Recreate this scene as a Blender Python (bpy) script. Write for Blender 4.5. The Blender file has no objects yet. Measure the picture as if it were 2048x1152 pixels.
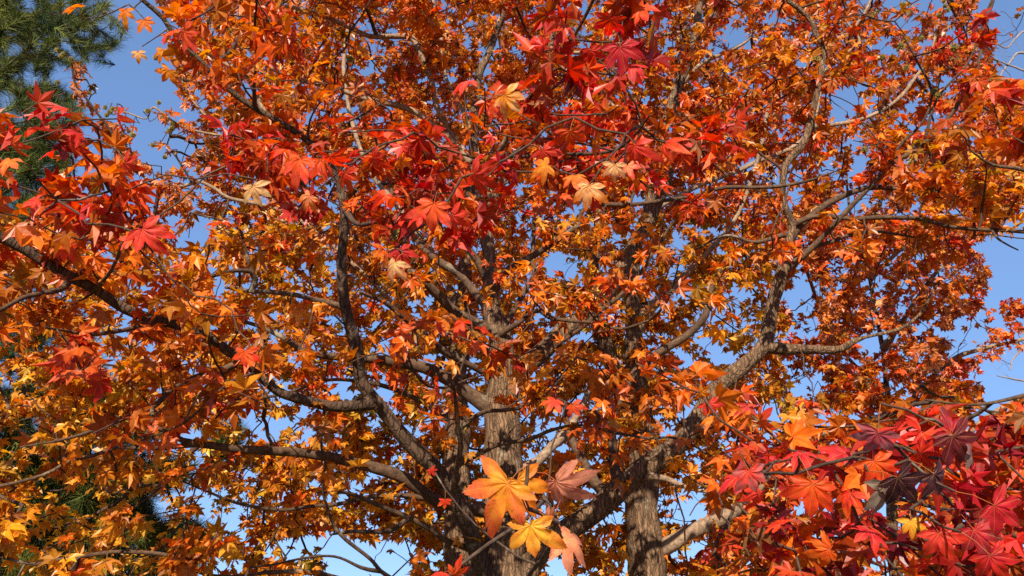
import bpy, math, random
import numpy as np
from mathutils import Vector, Matrix

# ------------------------------------------------------------------ camera, sky, sun, exposure
FPX = 1518.0                      # focal length in pixels of the 2048 px wide photograph
PITCH = math.radians(27.0)
CAM = np.array([0.0, 0.0, 1.6])
SUN_EL, SUN_AZ = 29.0, -6.0       # sun behind the camera (az: degrees from the backward direction, + = to the right)
SUN_STRENGTH = 5.0
SKY_STRENGTH = 0.13
EXPOSURE = 0.98

scene = bpy.context.scene
cam_data = bpy.data.cameras.new('camera')
cam_data.sensor_width = 36.0
cam_data.lens = 36.0 * FPX / 2048.0
cam_data.clip_start = 0.05
cam_data.clip_end = 3000.0
cam = bpy.data.objects.new('camera', cam_data)
scene.collection.objects.link(cam)
cam.location = CAM
cam.rotation_euler = (math.radians(90) + PITCH, 0, 0)
scene.camera = cam

a = math.radians(SUN_AZ); e = math.radians(SUN_EL)
TO_SUN = np.array([math.sin(a) * math.cos(e), -math.cos(a) * math.cos(e), math.sin(e)])
world = bpy.data.worlds.new('World')
scene.world = world
world.use_nodes = True
wn = world.node_tree
sky = wn.nodes.new('ShaderNodeTexSky')
sky.sky_type = 'NISHITA'
sky.sun_disc = False
sky.sun_elevation = e
sky.sun_rotation = math.atan2(TO_SUN[0], TO_SUN[1])
sky.altitude = 50
sky.air_density = 1.0
sky.dust_density = 0.0
sky.ozone_density = 6.0
bg = wn.nodes['Background']
bg.inputs[1].default_value = SKY_STRENGTH
gm = wn.nodes.new('ShaderNodeGamma'); gm.inputs[1].default_value = 0.52      # softer fall-off of an autumn sky towards the horizon
tn = wn.nodes.new('ShaderNodeVectorMath'); tn.operation = 'MULTIPLY'; tn.inputs[1].default_value = (0.93, 1.17, 1.58)
wn.links.new(sky.outputs[0], gm.inputs[0]); wn.links.new(gm.outputs[0], tn.inputs[0])
wn.links.new(tn.outputs[0], bg.inputs[0])

sl = bpy.data.lights.new('sun', 'SUN')
sl.energy = SUN_STRENGTH
sl.angle = math.radians(0.5)
sl.color = (1.0, 0.89, 0.74)
so = bpy.data.objects.new('sun', sl)
scene.collection.objects.link(so)
so.location = (0, -20, 30)
so.rotation_euler = Vector(TO_SUN).to_track_quat('Z', 'Y').to_euler()

scene.view_settings.view_transform = 'Standard'
scene.view_settings.look = 'None'
scene.view_settings.exposure = EXPOSURE
scene.view_settings.gamma = 1.0
scene.render.engine = 'CYCLES'
scene.cycles.max_bounces = 7
scene.cycles.diffuse_bounces = 4
scene.cycles.transmission_bounces = 5
scene.cycles.glossy_bounces = 2
scene.cycles.use_denoising = False

rng = np.random.default_rng(7)
CP, SP = math.cos(PITCH), math.sin(PITCH)

# ------------------------------------------------------------------ geometry helpers
def at(px, py, Y):
    """Point of the world where the line of sight of a photo point meets the upright plane Y metres ahead."""
    x = (px - 1024.0) / FPX; y = (576.0 - py) / FPX
    t = Y / (CP - y * SP)
    return np.array([t * x, t * (CP - y * SP), t * (SP + y * CP)]) + CAM

def depth(px, py, Y):
    y = (576.0 - py) / FPX
    return Y / (CP - y * SP)

def at_many(P, Y):
    x = (P[:, 0] - 1024.0) / FPX; y = (576.0 - P[:, 1]) / FPX
    t = Y / (CP - y * SP)
    return np.stack([t * x, t * (CP - y * SP), t * (SP + y * CP)], 1) + CAM

def to_px(W):
    W = np.asarray(W) - CAM
    dz = W[..., 1] * CP + W[..., 2] * SP
    dy = -W[..., 1] * SP + W[..., 2] * CP
    dzs = np.maximum(dz, 1e-3)
    return 1024 + FPX * W[..., 0] / dzs, 576 - FPX * dy / dzs, dz

def in_poly(P, poly):
    P = np.asarray(P, float); poly = np.asarray(poly, float)
    inside = np.zeros(len(P), bool)
    n = len(poly)
    for i in range(n):
        x0, y0 = poly[i]; x1, y1 = poly[(i + 1) % n]
        if y0 == y1: continue
        c = ((y0 > P[:, 1]) != (y1 > P[:, 1])) & (P[:, 0] < (x1 - x0) * (P[:, 1] - y0) / (y1 - y0) + x0)
        inside ^= c
    return inside

def unit(v):
    v = np.asarray(v, float)
    return v / np.maximum(np.linalg.norm(v, axis=-1, keepdims=True), 1e-9)

class Mesh:
    """Collects vertices, triangles/quads and a colour per vertex, then links ONE mesh object."""
    def __init__(self):
        self.V = []; self.F = []; self.C = []; self.U = []; self.n = 0
    def add(self, V, F, C=None, U=None):
        V = np.asarray(V, float); F = np.asarray(F, int)
        self.V.append(V); self.F.append(F + self.n)
        self.C.append(np.ones((len(V), 3)) if C is None else np.broadcast_to(np.asarray(C, float), (len(V), 3)))
        self.U.append(np.zeros((len(V), 2)) if U is None else np.asarray(U, float))
        self.n += len(V)
    def build(self, name, mat, parent=None, smooth=True, loc=None):
        V = np.concatenate(self.V); C = np.concatenate(self.C); U = np.concatenate(self.U)
        if loc is not None: V = V - np.asarray(loc)
        me = bpy.data.meshes.new(name)
        me.vertices.add(len(V)); me.vertices.foreach_set('co', V.astype(np.float32).ravel())
        loops = np.concatenate([f.ravel() for f in self.F])
        sizes = np.concatenate([np.full(len(f), f.shape[1]) for f in self.F])
        starts = np.concatenate([[0], np.cumsum(sizes)[:-1]])
        me.loops.add(len(loops)); me.loops.foreach_set('vertex_index', loops.astype(np.int32))
        me.polygons.add(len(sizes))
        me.polygons.foreach_set('loop_start', starts.astype(np.int32))
        me.polygons.foreach_set('loop_total', sizes.astype(np.int32))
        me.polygons.foreach_set('use_smooth', np.full(len(sizes), smooth))
        me.update(calc_edges=True)
        ca = me.attributes.new('tint', 'FLOAT_COLOR', 'POINT')
        ca.data.foreach_set('color', np.concatenate([C, np.ones((len(C), 1))], 1).astype(np.float32).ravel())
        ua = me.attributes.new('blade', 'FLOAT2', 'POINT')
        ua.data.foreach_set('vector', U.astype(np.float32).ravel())
        me.materials.append(mat)
        o = bpy.data.objects.new(name, me)
        scene.collection.objects.link(o)
        if loc is not None: o.location = loc
        if parent is not None:
            o.parent = parent
            if loc is None:
                o.location = -Vector(parent.location)
            else:
                o.location = Vector(loc) - Vector(parent.location)
        return o

def thing(name, label, cat, loc, group=None, kind=None):
    o = bpy.data.objects.new(name, None)
    o.empty_display_size = 0.3
    scene.collection.objects.link(o)
    o.location = loc; o['label'] = label; o['category'] = cat
    if group: o['group'] = group
    if kind: o['kind'] = kind
    return o

def catmull(P, step):
    """Resample a polyline (N, k) smoothly; first three columns are the position."""
    P = np.asarray(P, float)
    if len(P) == 2:
        n = max(2, int(np.linalg.norm(P[1, :3] - P[0, :3]) / step) + 1)
        u = np.linspace(0, 1, n)[:, None]
        return P[0] * (1 - u) + P[1] * u
    Q = np.vstack([2 * P[0] - P[1], P, 2 * P[-1] - P[-2]])
    out = []
    for i in range(1, len(Q) - 2):
        p0, p1, p2, p3 = Q[i - 1], Q[i], Q[i + 1], Q[i + 2]
        n = max(1, int(np.linalg.norm(p2[:3] - p1[:3]) / step))
        for k in range(n):
            u = k / n
            out.append(0.5 * (2 * p1 + (p2 - p0) * u + (2 * p0 - 5 * p1 + 4 * p2 - p3) * u * u + (3 * p1 - p0 - 3 * p2 + p3) * u ** 3))
    out.append(P[-1])
    return np.array(out)

def tube(mb, P, R, sides=8, col=(1, 1, 1), cap=True, rough=0.0):
    """Tube along P with radii R; rough adds lumps like real bark does."""
    P = np.asarray(P, float); R = np.asarray(R, float); n = len(P)
    T = np.zeros_like(P); T[1:-1] = P[2:] - P[:-2]; T[0] = P[1] - P[0]; T[-1] = P[-1] - P[-2]
    T = unit(T)
    ref = np.array([0.31, 0.2, 0.93]) if abs(T[0][2]) < 0.8 else np.array([1.0, 0.1, 0.0])
    N = unit(np.cross(T[0], ref)); rings = []; U = []
    ang = np.linspace(0, 2 * math.pi, sides, endpoint=False)
    ph = rng.uniform(0, 6.28, 4); s = 0.0
    for i in range(n):
        N = unit(N - np.dot(N, T[i]) * T[i]); B = np.cross(T[i], N)
        if i: s += np.linalg.norm(P[i] - P[i - 1])
        rr = np.full(sides, R[i])
        if rough > 0:
            rr = R[i] * (1 + rough * (np.sin(ang * 3 + ph[0] + s * 3) * 0.5 + np.sin(ang * 2 + ph[1] - s * 7) * 0.5 + 0.5 * math.sin(s * 17 + ph[2])) + rough * 0.3 * rng.normal(size=sides))
        rings.append(P[i] + rr[:, None] * (np.cos(ang)[:, None] * N + np.sin(ang)[:, None] * B))
        U.append(np.stack([ang / 6.2832 * 6.28 * R[0], np.full(sides, s)], 1))
    V = np.concatenate(rings); U = np.concatenate(U)
    i = np.arange(n - 1)[:, None] * sides; j = np.arange(sides)[None]
    j2 = (j + 1) % sides
    F = np.stack([i + j, i + j2, i + sides + j2, i + sides + j], -1).reshape(-1, 4)
    mb.add(V, F, col, U)
    if cap:
        tip = P[-1] + T[-1] * R[-1] * 0.7
        k = (n - 1) * sides
        V2 = np.vstack([rings[-1], tip])
        F2 = np.stack([np.arange(sides), (np.arange(sides) + 1) % sides, np.full(sides, sides)], 1)
        mb.add(V2, F2, col)

# ------------------------------------------------------------------ materials
def new_mat(name):
    m = bpy.data.materials.new(name); m.use_nodes = True
    nt = m.node_tree; nt.nodes.clear()
    out = nt.nodes.new('ShaderNodeOutputMaterial')
    return m, nt, out

def node(nt, kind, **inp):
    n = nt.nodes.new(kind)
    for k, v in inp.items():
        if k.startswith('_'): setattr(n, k[1:], v)
        else: n.inputs[k.replace('__', ' ')].default_value = v
    return n

def mix_col(nt, fac, A, B, blend='MIX'):
    n = nt.nodes.new('ShaderNodeMix'); n.data_type = 'RGBA'; n.blend_type = blend
    for sock, v in ((n.inputs[0], fac), (n.inputs[6], A), (n.inputs[7], B)):
        if isinstance(v, (int, float)): sock.default_value = v
        elif isinstance(v, tuple): sock.default_value = v
        else: nt.links.new(v, sock)
    return n.outputs[2]

def math_n(nt, op, A, B=None, clamp=False):
    n = nt.nodes.new('ShaderNodeMath'); n.operation = op; n.use_clamp = clamp
    for sock, v in ((n.inputs[0], A), (n.inputs[1], B)):
        if v is None: continue
        if isinstance(v, (int, float)): sock.default_value = v
        else: nt.links.new(v, sock)
    return n.outputs[0]

def ramp(nt, fac, stops):
    n = nt.nodes.new('ShaderNodeValToRGB'); el = n.color_ramp.elements
    while len(el) < len(stops): el.new(0.5)
    for e_, (p, c) in zip(el, stops):
        e_.position = p; e_.color = (*c, 1) if len(c) == 3 else c
    nt.links.new(fac, n.inputs[0])
    return n.outputs[0]

def leaf_material(name, veins):
    m, nt, out = new_mat(name)
    col = node(nt, 'ShaderNodeAttribute', _attribute_name='tint').outputs[0]
    geo = node(nt, 'ShaderNodeNewGeometry')
    nz = node(nt, 'ShaderNodeTexNoise', Scale=28.0 if not veins else 45.0, Detail=3.0, Roughness=0.6)
    nt.links.new(geo.outputs['Position'], nz.inputs['Vector'])
    blot = ramp(nt, nz.outputs[0], [(0.32, (0.72, 0.62, 0.6)), (0.5, (1, 1, 1)), (0.7, (1.08, 1.2, 1.15))])
    c = mix_col(nt, 1.0, col, blot, 'MULTIPLY')
    sp = node(nt, 'ShaderNodeTexNoise', Scale=160.0, Detail=2.0, Roughness=0.5)
    nt.links.new(geo.outputs['Position'], sp.inputs['Vector'])
    spots = ramp(nt, sp.outputs[0], [(0.62, (0, 0, 0)), (0.70, (1, 1, 1))])
    c = mix_col(nt, math_n(nt, 'MULTIPLY', spots, 0.45), c, (0.22, 0.05, 0.015, 1))
    bump_h = nz.outputs[0]
    if veins:
        uv = node(nt, 'ShaderNodeAttribute', _attribute_name='blade')
        sep = node(nt, 'ShaderNodeSeparateXYZ'); nt.links.new(uv.outputs['Vector'], sep.inputs[0])
        d = math_n(nt, 'ABSOLUTE', sep.outputs[0]); s = sep.outputs[1]
        main = math_n(nt, 'SUBTRACT', 1.0, math_n(nt, 'DIVIDE', d, 0.014), True)
        ph = math_n(nt, 'FRACT', math_n(nt, 'MULTIPLY', math_n(nt, 'SUBTRACT', s, math_n(nt, 'MULTIPLY', d, 0.9)), 11.0))
        tri = math_n(nt, 'ABSOLUTE', math_n(nt, 'SUBTRACT', ph, 0.5))
        sec = math_n(nt, 'MULTIPLY', math_n(nt, 'SUBTRACT', 1.0, math_n(nt, 'DIVIDE', tri, 0.07), True), 0.45)
        v = math_n(nt, 'MAXIMUM', main, sec, True)
        lighter = mix_col(nt, 0.55, c, (0.85, 0.42, 0.12, 1))
        c = mix_col(nt, math_n(nt, 'MULTIPLY', v, 0.6), c, lighter)
        b2 = node(nt, 'ShaderNodeTexNoise', Scale=75.0, Detail=5.0, Roughness=0.7); nt.links.new(geo.outputs['Position'], b2.inputs['Vector'])
        c = mix_col(nt, math_n(nt, 'MULTIPLY', ramp(nt, b2.outputs[0], [(0.58, (0, 0, 0)), (0.66, (1, 1, 1))]), 0.4), c, mix_col(nt, 1.0, c, (0.75, 0.30, 0.5, 1), 'MULTIPLY'))
        bump_h = math_n(nt, 'SUBTRACT', math_n(nt, 'MULTIPLY', nz.outputs[0], 0.6), math_n(nt, 'MULTIPLY', v, 0.5))
    bm = node(nt, 'ShaderNodeBump', Strength=0.35, Distance=0.004)
    nt.links.new(bump_h, bm.inputs['Height'])
    pr = node(nt, 'ShaderNodeBsdfPrincipled', Roughness=0.40)
    pr.inputs['Specular IOR Level'].default_value = 0.28 if veins else 0.5
    if veins: pr.inputs['Roughness'].default_value = 0.52
    nt.links.new(c, pr.inputs['Base Color']); nt.links.new(bm.outputs[0], pr.inputs['Normal'])
    tr = node(nt, 'ShaderNodeBsdfTranslucent')
    hs = node(nt, 'ShaderNodeHueSaturation', Saturation=1.08, Value=1.12)
    nt.links.new(c, hs.inputs['Color']); nt.links.new(hs.outputs[0], tr.inputs[0])
    mx = node(nt, 'ShaderNodeMixShader', Fac=0.47)
    nt.links.new(pr.outputs[0], mx.inputs[1]); nt.links.new(tr.outputs[0], mx.inputs[2])
    nt.links.new(mx.outputs[0], out.inputs[0])
    return m

def bark_material(name, dark, light, scale, strength, ridge=True):
    m, nt, out = new_mat(name)
    uv = node(nt, 'ShaderNodeAttribute', _attribute_name='blade')
    tc = node(nt, 'ShaderNodeTexCoord')
    mp = node(nt, 'ShaderNodeMapping')
    mp.inputs['Scale'].default_value = (1, 1, 0.14)
    nt.links.new(tc.outputs['Object'], mp.inputs[0])
    n1 = node(nt, 'ShaderNodeTexNoise', Scale=scale, Detail=6.0, Roughness=0.65, Distortion=0.4)
    nt.links.new(mp.outputs[0] if ridge else tc.outputs['Object'], n1.inputs['Vector'])
    n2 = node(nt, 'ShaderNodeTexNoise', Scale=scale * 0.16, Detail=3.0)
    nt.links.new(tc.outputs['Object'], n2.inputs['Vector'])
    v = node(nt, 'ShaderNodeTexVoronoi', Scale=scale * 0.9, _feature='DISTANCE_TO_EDGE')
    wv = nt.nodes.new('ShaderNodeVectorMath'); wv.operation = 'ADD'
    wn_ = node(nt, 'ShaderNodeTexNoise', Scale=14.0, Detail=4.0); nt.links.new(tc.outputs['Object'], wn_.inputs['Vector'])
    wm = nt.nodes.new('ShaderNodeVectorMath'); wm.operation = 'SCALE'; wm.inputs['Scale'].default_value = 0.05
    nt.links.new(wn_.outputs['Color'], wm.inputs[0]); nt.links.new(mp.outputs[0], wv.inputs[0]); nt.links.new(wm.outputs[0], wv.inputs[1])
    nt.links.new(wv.outputs[0], v.inputs['Vector'])
    crack = ramp(nt, v.outputs[0], [(0.0, (0.35, 0.35, 0.35)), (0.16, (1, 1, 1))]) if ridge else None
    c = ramp(nt, n1.outputs[0], [(0.3, dark), (0.55, tuple((np.array(dark) + np.array(light)) / 2)), (0.75, light)])
    c = mix_col(nt, 0.8, c, ramp(nt, n2.outputs[0], [(0.3, (0.7, 0.66, 0.62)), (0.7, (1.15, 1.12, 1.05))]), 'MULTIPLY')
    n3 = node(nt, 'ShaderNodeTexNoise', Scale=5.0, Detail=7.0, Roughness=0.7); nt.links.new(tc.outputs['Object'], n3.inputs['Vector'])
    lich = ramp(nt, n3.outputs[0], [(0.60, (0, 0, 0)), (0.68, (1, 1, 1))])
    c = mix_col(nt, math_n(nt, 'MULTIPLY', lich, 0.5), c, (0.34, 0.30, 0.20, 1))
    h = n1.outputs[0]
    if ridge:
        c = mix_col(nt, 0.75, c, crack, 'MULTIPLY')
        h = math_n(nt, 'ADD', math_n(nt, 'MULTIPLY', n1.outputs[0], 0.6), math_n(nt, 'MULTIPLY', crack, 0.6))
    bm = node(nt, 'ShaderNodeBump', Strength=strength, Distance=0.02)
    nt.links.new(h, bm.inputs['Height'])
    pr = node(nt, 'ShaderNodeBsdfPrincipled', Roughness=0.85)
    pr.inputs['Specular IOR Level'].default_value = 0.2
    nt.links.new(c, pr.inputs['Base Color']); nt.links.new(bm.outputs[0], pr.inputs['Normal'])
    nt.links.new(pr.outputs[0], out.inputs[0])
    return m

def tint_material(name, rough=0.6, trans=0.0):
    m, nt, out = new_mat(name)
    col = node(nt, 'ShaderNodeAttribute', _attribute_name='tint').outputs[0]
    geo = node(nt, 'ShaderNodeNewGeometry')
    nz = node(nt, 'ShaderNodeTexNoise', Scale=9.0, Detail=3.0)
    nt.links.new(geo.outputs['Position'], nz.inputs['Vector'])
    c = mix_col(nt, 1.0, col, ramp(nt, nz.outputs[0], [(0.3, (0.6, 0.65, 0.6)), (0.7, (1.3, 1.25, 1.1))]), 'MULTIPLY')
    pr = node(nt, 'ShaderNodeBsdfPrincipled', Roughness=rough)
    pr.inputs['Specular IOR Level'].default_value = 0.3
    nt.links.new(c, pr.inputs['Base Color'])
    if trans > 0:
        tr = node(nt, 'ShaderNodeBsdfTranslucent'); nt.links.new(c, tr.inputs[0])
        mx = node(nt, 'ShaderNodeMixShader', Fac=trans)
        nt.links.new(pr.outputs[0], mx.inputs[1]); nt.links.new(tr.outputs[0], mx.inputs[2])
        nt.links.new(mx.outputs[0], out.inputs[0])
    else:
        nt.links.new(pr.outputs[0], out.inputs[0])
    return m

M_LEAF = leaf_material('autumn_leaf', False)
M_LEAF_VEINED = leaf_material('veined_autumn_leaf', True)
M_BARK = bark_material('furrowed_bark', (0.045, 0.027, 0.015), (0.33, 0.20, 0.112), 46.0, 0.9)
M_BRANCH = bark_material('branch_bark', (0.035, 0.020, 0.013), (0.16, 0.095, 0.055), 38.0, 0.45, False)  # brown deepened so the branches' shade sits in the colour
M_SHADED = bark_material('shaded_limb_bark', (0.03, 0.017, 0.011), (0.17, 0.105, 0.065), 40.0, 0.7)  # darker copy of the bark, with the limbs' shade put into its colour
M_PALE = bark_material('pale_branch_bark', (0.11, 0.075, 0.05), (0.42, 0.29, 0.19), 38.0, 0.4, False)
M_TWIG = bark_material('twig_bark', (0.028, 0.016, 0.012), (0.12, 0.075, 0.05), 60.0, 0.3, False)
M_NEEDLE = tint_material('pine_needle', 0.7, 0.1)
M_SEED = tint_material('seed_ball_husk', 0.8)

# ------------------------------------------------------------------ ground
m, nt, out = new_mat('meadow_grass')
tc = node(nt, 'ShaderNodeTexCoord')
n1 = node(nt, 'ShaderNodeTexNoise', Scale=0.8, Detail=8.0); nt.links.new(tc.outputs['Object'], n1.inputs['Vector'])
c = ramp(nt, n1.outputs[0], [(0.3, (0.05, 0.06, 0.02)), (0.5, (0.10, 0.09, 0.035)), (0.7, (0.20, 0.09, 0.03))])
pr = node(nt, 'ShaderNodeBsdfPrincipled', Roughness=0.95)
nt.links.new(c, pr.inputs['Base Color']); nt.links.new(pr.outputs[0], out.inputs[0])
g = Mesh()
gx = np.concatenate([-np.geomspace(900, 2, 24), [0], np.geomspace(2, 900, 24)])
GX, GY = np.meshgrid(gx, gx)
GZ = 0.05 * np.sin(GX * 0.31) * np.cos(GY * 0.27) * np.exp(-(GX ** 2 + GY ** 2) / 9e3)
nn = len(gx)
ii, jj = np.meshgrid(np.arange(nn - 1), np.arange(nn - 1))
k = (jj * nn + ii).ravel()
g.add(np.stack([GX.ravel(), GY.ravel(), GZ.ravel()], 1), np.stack([k, k + 1, k + nn + 1, k + nn], 1))
go = g.build('ground', m); go['kind'] = 'structure'

# ------------------------------------------------------------------ the trees' trunks and limbs
# each limb: tree, key, parent key, Y at its root (None = parent's), Y at its tip, material, points (x, y, width in photo px), root first
GROUP = 'sweetgum trees in autumn colour'
def base_of(px, Y): 
    p = at(px, 1152, Y); return (p[0], p[1], 0.0)
TREES = {
 'A': thing('sweetgum_tree', 'largest sweetgum with thick central trunk and long limbs reaching out over the viewer', 'tree', base_of(1012, 5.0), GROUP),
 'B': thing('sweetgum_tree', 'slim dark sweetgum trunk standing just left of and behind the thick central trunk', 'tree', base_of(922, 6.2), GROUP),
 'C': thing('sweetgum_tree', 'pale furrowed sweetgum trunk right of the central one, crossed by a thick slanting limb', 'tree', base_of(1292, 6.6), GROUP),
 'D': thing('sweetgum_tree', 'sweetgum whose low boughs of crimson and dark purple leaves fill the lower right corner', 'tree', base_of(2500, 3.6), GROUP),
 'E': thing('sweetgum_tree', 'farther sweetgum with small pinkish red leaves against the sky at the right edge', 'tree', base_of(1790, 10.5), GROUP),
}
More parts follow.
